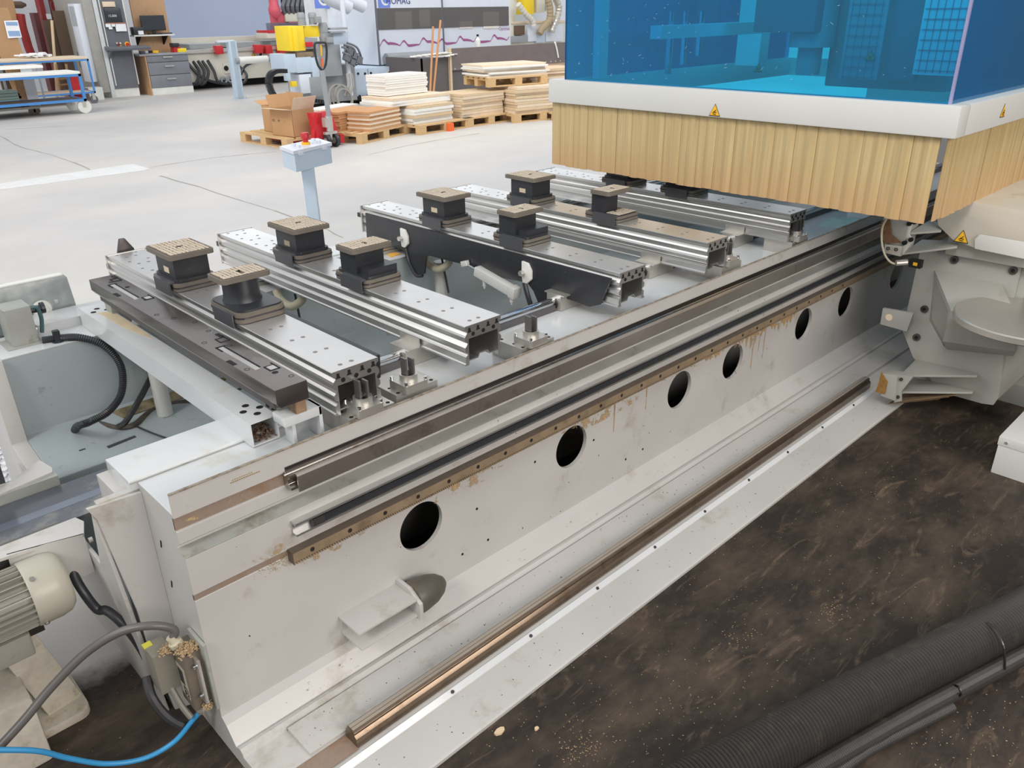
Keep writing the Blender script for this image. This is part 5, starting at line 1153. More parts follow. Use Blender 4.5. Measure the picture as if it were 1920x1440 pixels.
obj('main_switch', MB().box(XW(708, 145, my - .3), XW(714, 145, my - .3), my - .33, my - .3, HT(gx, my - .3, 150), HT(gx, my - .3, 140)), DARK, em)
for (u, r) in ((622, .14), (650, .12)):
    a = Vector((XW(u, 0, my), my - .2, 2.25)); 
    tag(obj('duct_elbow', MB().tube([(a.x - .4, a.y, 2.2), (a.x - .2, a.y, 1.98), (a.x + .1, a.y, 1.86), (a.x + .25, a.y, 1.8)], r, 14, 6), HALLWHITE, smoothsh=True), ('left' if u < 640 else 'right') + ' pale duct elbow entering the machine end', 'duct')
tag(obj('vertical_pipe', MB().cyl((XW(655, 150, 14.4), 14.4, 0.2), (XW(641, 0, 14.4), 14.4, 2.3), .05, 12), HALLWHITE), 'thin pale vertical pipe in front of the machine end', 'pipe')
bt = thing('spray_bottle', 'clear plastic bottle standing on the partition edge', 'bottle', (XW(899, 85, 13.6), 13.65, h2))
obj('bottle_body', MB().lathe((XW(899, 85, 13.6), 13.65, h2), (0, 0, 1), [(.055, 0), (.055, .13), (.02, .18), (.02, .2)], 14), WHITE, bt); obj('cap', MB().cyl((XW(899, 85, 13.6), 13.65, h2 + .2), (XW(899, 85, 13.6), 13.65, h2 + .24), .025, 10), DARK, bt)

# sizing unit in front of the edge machine
un = thing('trimming_unit', 'grey trimming unit with yellow cover, red switch and energy chain', 'machine', (8.6, 14.2, 0))
uy = 14.2
def BX_(name, u0, u1, v0, v1, y, d, m, par, bev=.004):       # box whose front face fills these image bounds at depth y
    x0, x1 = XW(u0, (v0 + v1) / 2, y), XW(u1, (v0 + v1) / 2, y); z1_, z0_ = HT(x0, y, v0), HT(x0, y, v1)
    return obj(name, MB().box(x0, x1, y, y + d, max(z0_, 0.001), z1_), m, par, bevel=bev)
BX_('left_head', 533, 556, 102, 137, uy, .5, HALLBLUE, un); BX_('right_head', 556, 585, 108, 137, uy, .5, HALLBLUE, un); BX_('shelf_plate', 585, 598, 108, 146, uy, .5, HALLBLUE, un)
BX_('yellow_cover', 543, 571, 49, 96, uy, .5, YELLOW, un); BX_('yellow_cover_wing', 570, 600, 49, 70, uy + .1, .5, YELLOW, un); BX_('yellow_ridge', 551, 558, 50, 96, uy - .04, .05, YELLOW, un)
BX_('control_panel', 573, 596, 72, 92, uy - .02, .2, HALLGREY, un); BX_('red_switch', 575, 587, 79, 88, uy - .06, .05, RED, un)
BX_('chip_tray', 556, 588, 98, 108, uy + .05, .4, BRSTEEL, un); BX_('machine_body', 590, 640, 85, 145, uy + .1, .8, HALLGREY, un); BX_('lower_body', 585, 668, 125, 195, uy + .3, .9, HALLGREY, un)
BX_('lower_white_panel', 563, 585, 140, 176, uy, .4, HALLWHITE, un); BX_('lower_grey_panel', 583, 606, 145, 183, uy - .02, .4, HALLGREY, un); BX_('hanging_arm', 537, 545, 137, 152, uy, .1, HALLBLUE, un); BX_('yellow_knob', 547, 557, 153, 163, uy - .05, .08, YELLOW, un)
for (u, v0, v1, r) in ((610, 42, 84, .085), (569, 23, 48, .07), (590, 23, 46, .07)):
    x = XW(u, v0, uy); z1_, z0_ = HT(x, uy, v0), HT(x, uy, v1); obj('vertical_motor', MB().lathe((x, uy + .1, z0_), (0, 0, 1), [(r, 0), (r, (z1_ - z0_) * .55), (r * 1.08, (z1_ - z0_) * .56), (r * 1.08, (z1_ - z0_) * .85), (r * .8, z1_ - z0_)], 20), HALLGREY, un, smoothsh=True)
BX_('junction_cap', 592, 603, 31, 43, uy - .05, .15, HALLGREY, un); BX_('terminal_cap', 613, 625, 70, 80, uy - .05, .15, HALLGREY, un)
BX_('frame_rail', 620, 652, 52, 56, uy, .1, HALLGREY, un); BX_('frame_rail', 620, 648, 59, 62, uy, .1, HALLGREY, un); BX_('side_cabinet', 625, 652, 61, 84, uy + .1, .4, HALLBLUE, un)
hs = MB()
for (p0, p1, p2, p3) in (((640, 88), (650, 92), (658, 108), (668, 122)), ((645, 84), (662, 90), (668, 104), (672, 118)), ((642, 98), (655, 104), (660, 116), (664, 124)), ((650, 80), (668, 88), (676, 104), (678, 120))): hs.tube([PY(*p0, uy), PY(*p1, uy - .05), PY(*p2, uy), PY(*p3, uy + .1)], .022, 6, 4)
for (u, v, s_) in ((656, 96, .14), (664, 104, .12), (672, 112, .13), (660, 116, .10), (650, 108, .12)): hs.obox(PY(u, v, uy), s_, .1, s_, ry=.4)
obj('hose_bundle', hs, DGREY, un, kind='stuff')
hs = MB()
for k, (u, v, r_) in enumerate(((640, 184, .26), (643, 181, .22), (638, 188, .30), (646, 186, .20))): hs.ring(PY(u, v, uy - .3 - k * .03), (.2, -1, .25), r_, r_ - .025, .025, 22)
for u in (650, 655, 660): hs.tube([PY(u, 138, uy - .2), PY(u + 2, 160, uy - .25), PY(u - 4, 180, uy - .3)], .018, 6, 4)
obj('coiled_cables', hs, mat('tan_grey_cable', (150, 146, 140), .5), un, kind='stuff')
# energy chain
ch = [PY(535, 133, 14.0), PY(515, 134, 14.0), PY(506, 142, 14.0), PY(504, 155, 14.0), PY(508, 170, 14.0), PY(517, 181, 14.0), PY(540, 184, 14.0), PY(575, 187, 14.0), PY(615, 192, 14.0)]
P_ = smooth(ch, 9)
for k in range(0, len(P_) - 1):
    a, b_ = P_[k], P_[k + 1]; obj('chain_link', MB().bar(a, a + (b_ - a) * .62, .16, .07), BLACK, un)
BX_('floor_support', 525, 537, 184, 190, 14.1, .3, HALLGREY, un)
BX_('floor_shadow_block', 605, 700, 188, 196, 14.6, .9, DARK, un)  # dark block standing in for the shadow on the floor
# post with pipe
a = gp(451, 186); ps = thing('pipe_stand', 'pale blue steel post carrying a horizontal pipe', 'stand', (a.x, a.y, 0))
zt_ = HT(a.x, a.y, 77)
obj('post', MB().box(a.x - .09, a.x + .09, a.y - .02, a.y + .12, .012, zt_), HALLBLUE, ps, bevel=.005); obj('post_web', MB().box(a.x - .05, a.x + .05, a.y - .024, a.y - .02, .02, zt_), mat('post_web_shadow', (170, 186, 198), .5), ps)  # darker blue strip paints the shaded web of the post
obj('foot_plate', MB().box(a.x - .12, a.x + .12, a.y - .1, a.y + .16, 0, .012), HALLBLUE, ps); obj('top_arm', MB().box(a.x - .32, a.x + .05, a.y, a.y + .08, zt_ - .02, zt_ + .02), HALLWHITE, ps)
for k in range(4): obj('anchor_bolt', MB().cyl((a.x - .1 + k * .065, a.y - .08, .012), (a.x - .1 + k * .065, a.y - .08, .06), .012, 8), SILVER, ps)
zp = HT(a.x, a.y, 114); pe = Vector((XW(534, 120, a.y), a.y, zp + .0))
obj('pipe', MB().cyl((a.x, a.y - .03, zp), pe, .055, 14), HALLGREY, ps, smoothsh=True); obj('pipe_sleeve', MB().cyl((a.x + .08, a.y - .03, zp), (a.x + .75, a.y - .03, zp), .075, 16), WHITE, ps, smoothsh=True)

# cream processing machine along the wall with red clamps
cy = 20.6; cr = thing('cream_machine', 'long cream machine bed by the wall with black hoses', 'machine', (10, cy, 0))
x0, x1 = XW(345, 120, cy), XW(640, 120, cy)
zt_ = HT(x0, cy, 98)
zb2 = HT(x0, cy, 156)
obj('bed', MB().box(x0, x1, cy, cy + 1.3, .18, zt_), CREAM, cr, bevel=.01); obj('plinth', MB().box(x0 + .2, x1, cy + .3, cy + 1.2, 0, .18), DARK, cr)
obj('top_rail', MB().box(x0 - .2, x1, cy - .1, cy, zt_ - .03, zt_ + .05), SILVER, cr); obj('rear_rail', MB().box(x0, x1, cy + 1.1, cy + 1.3, zt_, zt_ + .28), CREAM, cr)
for k in range(5): obj('table_slat', MB().box(x0 + .3 + k * 1.1, x0 + 1.1 + k * 1.1, cy + .2, cy + 1.1, zt_ + .05, zt_ + .16), HALLGREY, cr)
hs = MB()
for (u, v) in ((362, 115), (371, 114), (379, 114), (389, 113)): hs.tube([PY(u, v, cy), PY(u + 12, v + 20, cy - .1), PY(u + 6 if u < 385 else u + 20, v + 40, cy - .15), PY(u - 4 if u < 385 else u + 40, v + 45, cy - .1)], .035, 8, 6)
hs.tube([PY(352, 118, cy), PY(372, 140, cy - .1), PY(395, 152, cy - .15), PY(425, 158, cy - .1)], .035, 8, 6)
hs.tube([PY(446, 122, cy), PY(462, 140, cy - .2), PY(455, 156, cy - .2), PY(430, 158, cy - .2)], .035, 8, 6); hs.tube([PY(490, 98, cy), PY(484, 112, cy - .1), PY(460, 124, cy - .15), PY(452, 140, cy - .15)], .03, 8, 6)
for u in (508, 530): hs.tube([PY(u, 100, cy), PY(u + 4, 115, cy - .1), PY(u + 8, 130, cy)], .03, 8, 5)
obj('black_hoses', hs, BLACK, cr, kind='stuff')
for (u, v) in ((413, 94), (487, 92), (505, 93), (530, 92), (543, 94), (333, 96)):
    b2 = BX_('red_clamp', u - 6, u + 6, v - 8, v + 8, cy - .25, .2, RED, cr)
for (u, v) in ((419, 150), (431, 148)): q = PY(u, v, cy - .05); obj('pipe_port', MB().ring(q, (0, -1, 0), .09, .05, .05, 16), HALLGREY, cr)
BX_('service_hatch', 420, 440, 118, 138, cy - .03, .03, CREAM, cr); q = PY(424, 128, cy - .04); obj('hatch_hole', MB().cyl(q, q + Vector((0, -.01, 0)), .06, 16), DARK, cr)
warn((XW(475, 104, cy), cy - .01, HT(XW(475, 104, cy), cy, 104)), 'y', .16, cr)
yl = thing('yellow_tool', 'yellow hand tool lying on the cream machine', 'tool', (XW(341, 94, cy - .3), cy, zt_))
BX_('tool_body', 334, 350, 91, 98, cy - .3, .2, YELLOW, yl); BX_('tool_motor', 324, 336, 81, 88, cy - .3, .2, BLACK, yl)
# red drilling head above it
rh = thing('red_machine_head', 'red and cream machine head hanging above the cream bed', 'machine head', (11, cy + .1, 1))
BX_('cream_skirt', 501, 590, 62, 72, cy, .6, CREAM, rh); BX_('red_band', 502, 590, 57, 62, cy - .02, .6, RED, rh); BX_('clear_guard', 500, 590, 43, 57, cy, .02, CLEARG, rh); BX_('head_column', 532, 548, 70, 78, cy + .1, .3, HALLGREY, rh)
BX_('red_housing', 521, 535, 22, 57, cy + .1, .4, mat('pink_red_paint', (214, 92, 108), .4), rh); BX_('grey_housing', 535, 566, 25, 41, cy + .05, .4, CREAM, rh); BX_('red_lower', 543, 570, 41, 57, cy + .05, .4, mat('pink_red_paint', (214, 92, 108)), rh)
q = PY(515, 22, cy + .1); obj('red_dome', MB().lathe((q.x, q.y, q.z - .16), (0, 0, 1), [(.06, 0), (.15, .10), (.16, .22), (.12, .32), (.12, .48)], 20), mat('pink_red_paint', (214, 92, 108)), rh, smoothsh=True)
hs = MB()
for k in range(7): hs.tube([PY(534 + k * 8, 26, cy + .1), PY(530 + k * 9, 12, cy), PY(536 + k * 8, -6, cy + .1)], .05, 8, 4)
obj('dark_hoses', hs, DGREY, rh, kind='stuff'); obj('dark_back', MB().box(XW(532, 20, cy + .5), XW(588, 20, cy + .5), cy + .5, cy + .6, HT(XW(532, 20, cy + .5), cy + .5, 30), 2.6), DARK, rh)

# ------------------------------------------------------------------ console, desk, stool
wy = 20.1
pn_ = thing('oak_wall_panel', 'tall oak-look panel behind the monitor', 'panel', (8.5, wy + .7, 0))
x0, x1 = XW(252, 50, wy + .7), XW(318, 60, wy + .7)
obj('panel', MB().box(x0, x1, wy + .7, wy + .74, .5, 2.5), OAK, pn_)
dk = thing('drawer_cabinet', 'grey three-drawer cabinet with oak side and grey worktop', 'cabinet', (7.8, wy, 0))
x0, x1 = XW(280, 140, wy), XW(357, 130, wy); zd1 = HT(x0, wy, 105); z0_ = HT(x0, wy, 166)
obj('carcass', MB().box(x0, x1, wy + .02, wy + .7, z0_, zd1), DGREY, dk); obj('oak_side', MB().box(x0 - .03, x0, wy, wy + .9, 0, zd1), OAK, dk); obj('kick_board', MB().box(x0, x1, wy + .01, wy + .5, 0, z0_), WHITE, dk)
zs = [zd1, HT(x0, wy, 118), HT(x0, wy, 142), z0_]
for k in range(3):
    d_ = obj('drawer', MB().box(x0 + .01, x1 - .01, wy, wy + .02, zs[k + 1] + .008, zs[k] - .008), mat('drawer_grey', (128, 130, 138), .4), dk, bevel=.002)
    obj('handle', MB().box(x0 + .38, x0 + .60, wy - .04, wy - .015, (zs[k] * .62 + zs[k + 1] * .38) , (zs[k] * .62 + zs[k + 1] * .38) + .03), SILVER, d_)
wt = obj('worktop', MB().box(x0 - .15, x1, wy - .03, wy + .9, zd1, zd1 + .04), mat('worktop_grey', (150, 152, 158), .35), dk, bevel=.003)
for k, (du, m_) in enumerate(((.05, DGREY), (.16, WHITE), (.27, BLACK), (.36, STICKY), (.08, DRED), (.2, BLUEF))):
    tag(obj('hand_tool', MB().obox((x0 + du, wy + .3 + (k % 3) * .08, zd1 + .07), .12, .09, .05, rz=k), m_, bevel=.01), ['dark', 'white', 'black', 'yellow', 'red', 'blue'][k] + ' small tool lying on the grey worktop', 'tool', None)
sf = thing('wall_shelf', 'white shelf board on brackets holding the monitor', 'shelf', (8.5, wy + .4, 0))
x0s, x1s = XW(250, 66, wy + .4), XW(326, 64, wy + .4); zsh = HT(x0s, wy + .4, 67)
obj('shelf_board', MB().box(x0s, x1s, wy + .35, wy + .7, zsh - .02, zsh + .01), WHITE, sf)
for u in (260, 310): xx_ = XW(u, 70, wy + .5); obj('shelf_bracket', MB().poly3([(xx_, wy + .4, zsh - .02), (xx_, wy + .7, zsh - .02), (xx_, wy + .7, zsh - .22)], (.03, 0, 0)), DARK, sf)
mn = thing('monitor', 'dark flat monitor on the white shelf', 'monitor', (8.6, wy + .45, zsh))
xm0, xm1 = XW(264, 40, wy + .5), XW(309, 40, wy + .5); zm0, zm1 = HT(xm0, wy + .5, 58), HT(xm0, wy + .5, 29)
obj('bezel', MB().box(xm0, xm1, wy + .5, wy + .54, zm0, zm1), BLACK, mn, bevel=.004); obj('screen', MB().box(xm0 + .015, xm1 - .015, wy + .495, wy + .5, zm0 + .02, zm1 - .015), SCREENM, mn); obj('stand', MB().box((xm0 + xm1) / 2 - .15, (xm0 + xm1) / 2 + .15, wy + .45, wy + .6, zsh + .01, zsh + .03).box((xm0 + xm1) / 2 - .04, (xm0 + xm1) / 2 + .04, wy + .53, wy + .56, zsh + .03, zm0 + .05), BLACK, mn)
pr2 = thing('label_printer', 'small black label printer left of the monitor', 'printer', (x0s, wy + .5, zsh))
obj('printer_body', MB().box(x0s + .02, x0s + .28, wy + .4, wy + .6, zsh + .01, zsh + .18), BLACK, pr2, bevel=.02); obj('label_roll', MB().box(x0s + .12, x0s + .24, wy + .385, wy + .40, zsh + .02, zsh + .10), PAPER, pr2)
tag(obj('keyboard', MB().obox((x1s - .25, wy + .42, zsh + .03), .4, .12, .025), BLACK, bevel=.004), 'black keyboard on the right of the shelf', 'keyboard')
cn = thing('control_cabinet', 'tall anthracite control cabinet with screen, papers and emergency stop', 'control cabinet', (7.3, wy + .2, 0))
cy2 = wy + .2; xa, xb = XW(216, 170, cy2), XW(262, 170, cy2)
obj('cabinet_body', MB().box(xa, xb, cy2, cy2 + .8, .18, 2.7), DGREY, cn); obj('white_base', MB().box(xa, xb, cy2 + .02, cy2 + .8, 0, .18), WHITE, cn)
obj('white_side', MB().box(xa - .09, xa, cy2, cy2 + .9, 0, 2.7), mat('rack_side_white', (206, 210, 210), .4), cn)
BX_('console_screen', 198, 228, 15, 43, cy2 - .05, .05, SCREENM, cn); BX_('top_slot', 193, 216, 3, 13, cy2 - .05, .05, BOARDT, cn); BX_('copper_strip', 200, 236, 43, 45, cy2 - .06, .05, mat('copper', (176, 120, 96), .4), cn)
text('12.000', .07, Matrix.Translation((XW(203, 32, cy2 - .06), cy2 - .055, HT(XW(203, 32, cy2), cy2, 32))) @ RX, WHITE, cn, 'screen_text', .0005)
for (u0, u1, v0, v1) in ((198, 208, 45, 51), (209, 217, 45, 50), (217, 237, 45, 59), (204, 211, 51, 55)): BX_('pinned_note', u0, u1, v0, v1, cy2 - .062, .004, PAPER, cn, 0)
for u in (196, 240): xx_ = XW(u, 60, cy2); obj('white_trim', MB().box(xx_, xx_ + .02, cy2 - .01, cy2, .25, 2.7), WHITE, cn)
q = PY(238, 83, cy2); obj('stop_collar', MB().cyl(q, q + Vector((0, -.03, 0)), .055, 16), STICKY, cn); obj('stop_button', MB().cyl(q + Vector((0, -.03, 0)), q + Vector((0, -.07, 0)), .035, 14), RED, cn)
for (u, v, m_) in ((221, 81, RED), (225, 81, WHITE), (222, 85, DRED), (226, 86, STICKY), (219, 81, WHITE)): q = PY(u, v, cy2); obj('panel_button', MB().cyl(q, q + Vector((0, -.03, 0)), .018, 10), m_, cn)
zc_ = HT(xa, cy2, 95); obj('console_desk', MB().prism([(cy2, zc_), (cy2 - .35, zc_), (cy2 - .37, zc_ + .05), (cy2 - .3, zc_ + .07), (cy2, zc_ + .09)], 'x', xa - .04, xb + .3), DGREY, cn, bevel=.01)
obj('desk_support', MB().prism([(cy2, zc_), (cy2 - .25, zc_), (cy2, zc_ - .18)], 'x', xa, xa + .04), DGREY, cn)
so = gp(249, 178); st_ = thing('bar_stool', 'tall stool with orange-brown round seat and dark legs', 'stool', (so.x, so.y, 0))
hs_ = HT(so.x, so.y, 106); obj('seat', MB().cyl((so.x - .05, so.y + .1, hs_ - .035), (so.x - .05, so.y + .1, hs_), .19, 20), mat('stool_seat', (206, 120, 66), .45), st_, bevel=.006)
for sx in (-1, 1):
    for sy in (-1, 1): obj('leg', MB().cyl((so.x - .05 + sx * .11, so.y + .1 + sy * .11, hs_ - .035), (so.x - .05 + sx * .19, so.y + .1 + sy * .19, 0), .014, 8), BLACK, st_)
obj('foot_ring', MB().ring((so.x - .05, so.y + .1, .22), (0, 0, 1), .20, .185, .02, 24), BLACK, st_)
ec = thing('electrical_cabinet', 'tall grey electrical cabinet with cooling unit and vents', 'cabinet', (6.6, wy + .5, 0))
ey_ = 20.3; xe = XW(190, 150, ey_); 
obj('cabinet_side', MB().box(xe - .05, xa - .10, ey_ + .0, ey_ + 1.9, .12, 2.7), mat('cabinet_taupe', (160, 158, 152), .5), ec, bevel=.01)
obj('cooling_unit', MB().box(xe - .20, xe - .05, ey_ + .1, ey_ + .5, .35, 1.95), HALLWHITE, ec, bevel=.01)
for (z0, z1) in ((1.5, 1.9),): 
    g = MB()
    for k in range(5): g.box(xe - .205, xe - .2, ey_ + .14 + k * .065, ey_ + .17 + k * .065, z0, z1)
    obj('vent_slots', g, HALLGREY, ec)
g = MB()
for k in range(6): g.box(xe - .055, xe - .05, ey_ + .62 + k * .08, ey_ + .66 + k * .08, .62, .95)
obj('vent_slots', g, DGREY, ec)
tag(obj('floor_carton', MB().obox((xe - .25, ey_ - .1, .13), .3, .3, .26), WHITE, bevel=.01), 'small white box on the floor below the grey cabinet', 'box'); tag(obj('floor_carton', MB().obox((xe - .62, ey_ + .1, .11), .3, .3, .22), CARD, bevel=.01), 'small brown carton on the floor beside the blue trolley', 'box')

# ------------------------------------------------------------------ trolleys
def trolley(name, lab, xr, yf, L, D, zt, zs_, r, top_m, mesh_shelf=True, wheel_m=WHITE, hf=.045, leg=.05):
    t = thing(name, lab, 'trolley', (xr - L / 2, yf, 0), 'workshop trolleys at the left')
    del t['group']
    x0, x1, y0, y1 = xr - L, xr, yf, yf + D
    for z in (zt, zs_):
        obj('frame_rail', MB().box(x0, x1, y0, y0 + leg, z - hf, z), BLUEF, t); obj('frame_rail', MB().box(x0, x1, y1 - leg, y1, z - hf, z), BLUEF, t); obj('frame_rail', MB().box(x1 - leg, x1, y0, y1, z - hf, z), BLUEF, t); obj('frame_rail', MB().box(x0, x0 + leg, y0, y1, z - hf, z), BLUEF, t)
    for x in (x0, x1 - leg):
        for y in (y0, y1 - leg): obj('leg', MB().box(x, x + leg, y, y + leg, zs_ - hf, zt), BLUEF, t)
    obj('top_board', MB().box(x0, x1 - .01, y0, y1, zt, zt + .045), top_m, t, bevel=.004); obj('shelf_board', MB().box(x0 + leg, x1 - leg, y0 + leg, y1 - leg, zs_ - .02, zs_ - .005), DBROWN if mesh_shelf else BOARDT, t)
    for x in (x0 + .2, x1 - .05):
        for y in (y0 + .05, y1 - .05):
            w_ = obj('castor_wheel', MB().cyl((x, y - .02, r), (x, y + .02, r), r, 20), wheel_m, t, bevel=.004); obj('wheel_fork', MB().box(x - .03, x + .03, y - .03, y + .03, r * .9, zs_ - hf), SILVER, t)
    return t
tx = XW(162, 185, 17.45); 
zt1 = HT(XW(153, 140, 17.45), 17.45, 138); zs1 = HT(XW(160, 185, 17.45), 17.45, 185)
trolley('board_trolley', 'blue framed trolley with white top board, nearest at left', tx, 17.45, 2.6, .75, zt1, zs1, .125, WBOARD)
zt2 = HT(XW(172, 112, 19.3), 19.3, 110); tx2 = XW(178, 165, 19.3); zs2 = HT(tx2, 19.3, 171)
trolley('workshop_trolley', 'blue framed trolley with tools on top, before the brown panels', tx2, 19.3, 1.9, .9, zt2, zs2, .08, BOARDT, False, DGREY, .035, .035)
pf = thing('white_cloth', 'crumpled white cloth on the rear trolley top', 'cloth', (0, 0, 0)); q = PY(58, 104, 19.8)
cm = MB()
for k in range(26): cm.obox((q.x + random.gauss(0, .12), q.y + random.gauss(0, .08), zt2 + .07 + random.random() * .05), .14, .1, .03, rz=random.random() * 3, rx=random.uniform(-.4, .4))
obj('cloth_folds', cm, PAPER, pf, bevel=.004)
# low trolley behind the first
ly = 18.1; lt = thing('low_trolley', 'low flat trolley loaded with greenish boards and a white panel', 'trolley', (3.9, ly, 0))
xl0, xl1 = XW(-60, 190, ly), XW(74, 195, ly); zl = HT(xl1, ly, 199)
obj('deck', MB().box(xl0, xl1, ly, ly + .6, zl - .04, zl), WHITE, lt)
for (u, m_) in ((60, BROWN), (69, BROWN)): xx_ = XW(u, 200, ly); obj('castor_wheel', MB().cyl((xx_, ly + .05, .06), (xx_, ly + .09, .06), .06, 14), m_, lt)
ztop = HT(XW(80, 128, ly), ly, 122); tb = XW(80, 125, ly)
obj('upper_shelf', MB().box(xl0, tb, ly - .02, ly + .55, ztop - .05, ztop), WBOARD, lt, bevel=.004)
obj('shelf_upright', MB().box(xl0 + .6, xl0 + .64, ly + .3, ly + .34, zl, ztop - .05), HALLWHITE, lt); obj('shelf_upright', MB().box(XW(8, 160, ly + .3), XW(8, 160, ly + .3) + .04, ly + .3, ly + .34, zl, ztop - .05), HALLWHITE, lt); obj('shelf_upright', MB().box(XW(76, 160, ly + .3), XW(76, 160, ly + .3) + .03, ly + .3, ly + .34, zl, ztop - .05), HALLWHITE, lt)
xg0, xg1 = xl0, XW(37, 170, ly + .1)
for k in range(6): tag(obj('greenish_board', MB().box(xg0, xg1 - .02 * (k % 3), ly + .1, ly + .5, zl + k * .052, zl + k * .052 + .046), GLASSB), 'greenish board on the low trolley, ' + ['lowest', 'second lowest', 'third from the bottom', 'fourth from the bottom', 'just below the topmost', 'topmost'][k], 'board', 'greenish boards on the low trolley')
a_ = XW(46, 160, ly + .12); b2 = XW(66, 160, ly + .12)
tag(obj('upright_sheet', MB().box(XW(52, 185, ly + .05), XW(73, 185, ly + .05), ly + .05, ly + .08, zl, HT(a_, ly, 128)), HALLWHITE), 'white upright panel on the low trolley', 'panel'); tag(obj('cardboard_sheet', MB().box(XW(37, 185, ly + .07), XW(52, 185, ly + .07), ly + .1, ly + .12, zl, HT(a_, ly, 128)), CARD2), 'narrow brown cardboard sheet left of the white panel', 'cardboard sheet')

# ------------------------------------------------------------------ things along the left wall
cbx = thing('leaning_board', 'tall leaning brown panel with a printed notice', 'panel', (4.5, 21, 0))
A_, B_ = PY(16, 125, 20.2), PY(56, 120, 20.2); T0, T1 = PY(-4, 14, 20.6), PY(33, 14, 20.6)
obj('panel_sheet', MB().poly3([(A_.x, 20.2, .1), (B_.x, 20.2, .1), (B_.x - .02, 20.7, T1.z), (A_.x - .08, 20.7, T1.z)], (0, .06, 0)), CARD2, cbx)
def onp(u, v):
    y = 20.19
    for _ in range(8): p = PY(u, v, y); y = 20.2 + (p.z - .1) / (T1.z - .1) * .5 - .02
    return PY(u, v, y)
obj('notice_sheet', MB().poly3([onp(7, 39), onp(33, 38), onp(41, 70), onp(15, 72)], (0, -.004, 0)), PAPER, cbx)
for (v0, v1) in ((41, 48), (58, 68)): obj('notice_print', MB().poly3([onp(10 + (v0 - 40) * .25, v0), onp(32 + (v0 - 40) * .25, v0), onp(32 + (v1 - 40) * .25, v1), onp(10 + (v1 - 40) * .25, v1)], (0, -.006, 0)), BLUEP, cbx)
def panel(nm, lab, cat, u0, u1, v0, v1, y, d, m, z0=None):
    x0, x1 = XW(u0, v1, y), XW(u1, v1, y); z1 = HT(x0, y, v0); zz = HT(x0, y, v1) if z0 is None else z0
    return tag(obj(nm, MB().box(x0, x1, y, y + d, max(zz, .0), z1), m, bevel=.004), lab, cat)
panel('cardboard_box', 'brown box on top behind the leaning panel', 'box', 6, 28, -8, 14, 21.5, .3, CARD2, z0=1.5)
panel('dark_board', 'dark brown board leaning at the far left frame edge', 'board', -6, 13, 55, 122, 20.6, .1, DBROWN, 0)
panel('brown_panel', 'large dark brown panel, left of two behind the trolley', 'panel', 118, 146, 20, 104, 21.6, .06, DBROWN, 0); panel('brown_panel', 'large dark brown panel, right one beside the red bar', 'panel', 147, 167, 18, 104, 21.55, .06, DBROWN, 0)
panel('brown_panel', 'narrow brown panel beside the red steel column', 'panel', 96, 117, 38, 104, 21.8, .06, DBROWN, 0)
panel('red_bar', 'narrow dark red upright bar beside the grey cabinet', 'bar', 168, 171, 18, 160, 21.0, .08, DRED, 0)
cl2 = thing('red_steel_column', 'red steel column with white web and cable loop', 'column', (6.2, 22.4, 0)); cyy = 22.4
xk = XW(96, 100, cyy); obj('flange', MB().box(xk, xk + .10, cyy, cyy + .3, 0, 3), DRED, cl2); obj('web', MB().box(xk + .10, xk + .24, cyy + .14, cyy + .16, 0, 3), HALLWHITE, cl2); obj('flange', MB().box(xk + .24, xk + .34, cyy, cyy + .3, 0, 3), DRED, cl2)
q = PY(105, 12, cyy - .05); obj('cable_loop', MB().ring(q, (0, -1, 0), .13, .12, .01, 24), DGREY, cl2); obj('plate_note', MB().box(XW(87, 30, cyy - .02), XW(96, 30, cyy - .02), cyy - .02, cyy - .01, HT(xk, cyy, 36), HT(xk, cyy, 26)), PAPER, cl2)
rc = thing('red_cloth', 'dark red cloth hanging behind the brown panel', 'cloth', (5, 21.9, 0)); obj('cloth_sheet', MB().tube([PY(38, 26, 21.5), PY(42, 50, 21.5), PY(48, 70, 21.5), PY(54, 90, 21.5), PY(60, 104, 21.5)], .09, 8, 5), DRED, rc)
panel('dark_red_rack', 'dark red upright rack with white scribbles', 'rack', 80, 90, 24, 98, 22.2, .3, mat('maroon_rack', (96, 50, 52), .6), 0)
rk = bpy.data.objects['dark_red_rack']
q = thing('wooden_batten', 'thin upright wooden batten among the brown panels', 'batten', (6, 20.9, 0)); obj('batten', MB().cyl(PY(97, 38, 20.9), Vector((PY(104, 170, 20.9).x, 20.9, 0)), .03, 8), MDF, q)
panel('red_canister', 'red box under the rear trolley', 'box', 138, 153, 142, 170, 20.0, .3, RED, .05)
wl = thing('wall_lamp', 'dark oval bracket on the white wall', 'bracket', (0, 0, 0)); q = PY(36, 9, 23.5); obj('bracket_body', MB().lathe(q + Vector((-.25, 0, 0)), (1, 0, 0), [(.04, 0), (.08, .08), (.08, .3), (.03, .4)], 14), DBROWN, wl)
ldr = thing('step_ladder', 'wooden step ladder frame under the rear trolley', 'ladder', (0, 0, 0))
for u in (109, 128): obj('side_rail', MB().cyl(PY(u - 4, 120, 20.4), PY(u + 3, 170, 20.4), .025, 8), OAK, ldr)
for k in range(3): obj('rung', MB().cyl(PY(106 + k, 138 + k * 11, 20.4), PY(128 + k, 136 + k * 11, 20.4), .02, 8), OAK, ldr)

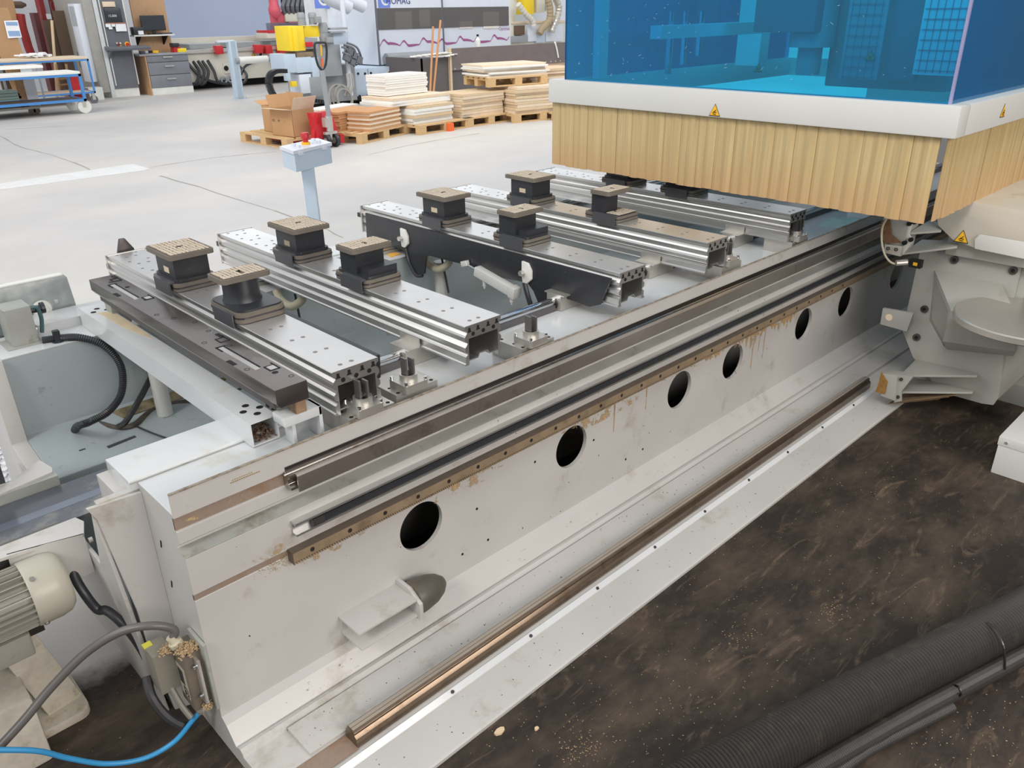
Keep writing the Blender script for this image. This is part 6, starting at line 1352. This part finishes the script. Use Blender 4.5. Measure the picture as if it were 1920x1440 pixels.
# ------------------------------------------------------------------ cream machine with ducts at top centre
ty = 17.2; tm = thing('cream_duct_machine', 'cream machine with flexible extraction ducts behind the partition', 'machine', (15, ty, 0))
xt0 = XW(958, 60, ty); xt1 = XW(1053, 60, ty) + 2.2
obj('bench', MB().box(xt0, xt1, ty, ty + 1.4, 0, HT(xt0, ty, 44)), CREAM, tm, bevel=.01); obj('back_wall', MB().box(xt0, xt1, ty + 1.4, ty + 1.6, 0, 2.6), HALLWHITE, tm)
obj('hopper', MB().lathe((XW(968, 30, ty), ty + .4, HT(xt0, ty, 46)), (0, 0, 1), [(.22, 0), (.32, .5), (.15, 1.0), (.15, 1.2)], 18), CREAM, tm, smoothsh=True)
for k, (u, w_) in enumerate(((985, .35), (1008, .3), (1026, .4))): obj('upper_unit', MB().box(XW(u, 20, ty + .3), XW(u, 20, ty + .3) + w_, ty + .3, ty + .7, HT(xt0, ty, 28 - k * 3), 2.5), [YELLOW, CREAM, HALLWHITE][k], tm, bevel=.01)
obj('beige_band', MB().box(xt0, xt1, ty - .02, ty + .3, HT(xt0, ty, 45), HT(xt0, ty, 41)), BOARDT, tm)
for pts, r_, m_ in (([(1026, -6), (1031, 15), (1030, 38), (1016, 55), (1010, 66)], .10, mat('tan_flex_duct', (168, 150, 122), .6)), ([(1040, -6), (1048, 14), (1044, 34), (1036, 52), (1034, 62)], .10, SILVER), ([(972, 8), (985, 26), (997, 38), (1000, 48)], .08, CREAM)):
    obj('flexible_duct', MB().tube([PY(u, v, ty - .25) for u, v in pts], r_, 14, 16, .12, .05), m_, tm)
for (u0, u1, v0, v1, m_) in ((990, 1006, 46, 78, HALLWHITE), (1006, 1022, 60, 80, HALLBLUE), (1024, 1040, 58, 78, HALLWHITE), (968, 984, 48, 66, DBROWN), (1040, 1056, 46, 78, HALLWHITE), (960, 990, 68, 80, HALLGREY)): BX_('lower_unit', u0, u1, v0, v1, ty - .1, .2, m_, tm)
tag(obj('pale_strap', MB().tube([PY(1040, 79.6, 13.57), PY(1041, 81, 13.54), PY(1044, 92, 13.53), PY(1047, 108, 13.53)], .02, 6, 5), WHITE), 'pale strap hanging over the partition', 'strap')

tag(obj('black_cover', MB().box(-.3, .312, 2.39, 2.60, .5555, .64), BLACK, bevel=.004), 'black box edge on the conveyor side at the left frame edge', 'box')
kp = thing('pointed_stop', 'small dark pointed stop rising behind the nearest beam', 'stop', (1.12, 3.28, .72))
q_ = PY(233, 468, 3.28)
obj('pointed_blade', MB().prism([(q_.x - .03, .76), (q_.x + .03, .76), (q_.x + .035, q_.z), (q_.x + .008, q_.z + .045), (q_.x - .012, q_.z + .045), (q_.x - .03, q_.z - .01)], 'y', 3.27, 3.285), DSTEEL, kp, bevel=.002)
obj('stop_foot', MB().box(q_.x - .03, q_.x + .03, 3.16, 3.285, .7525, .765), DSTEEL, kp)
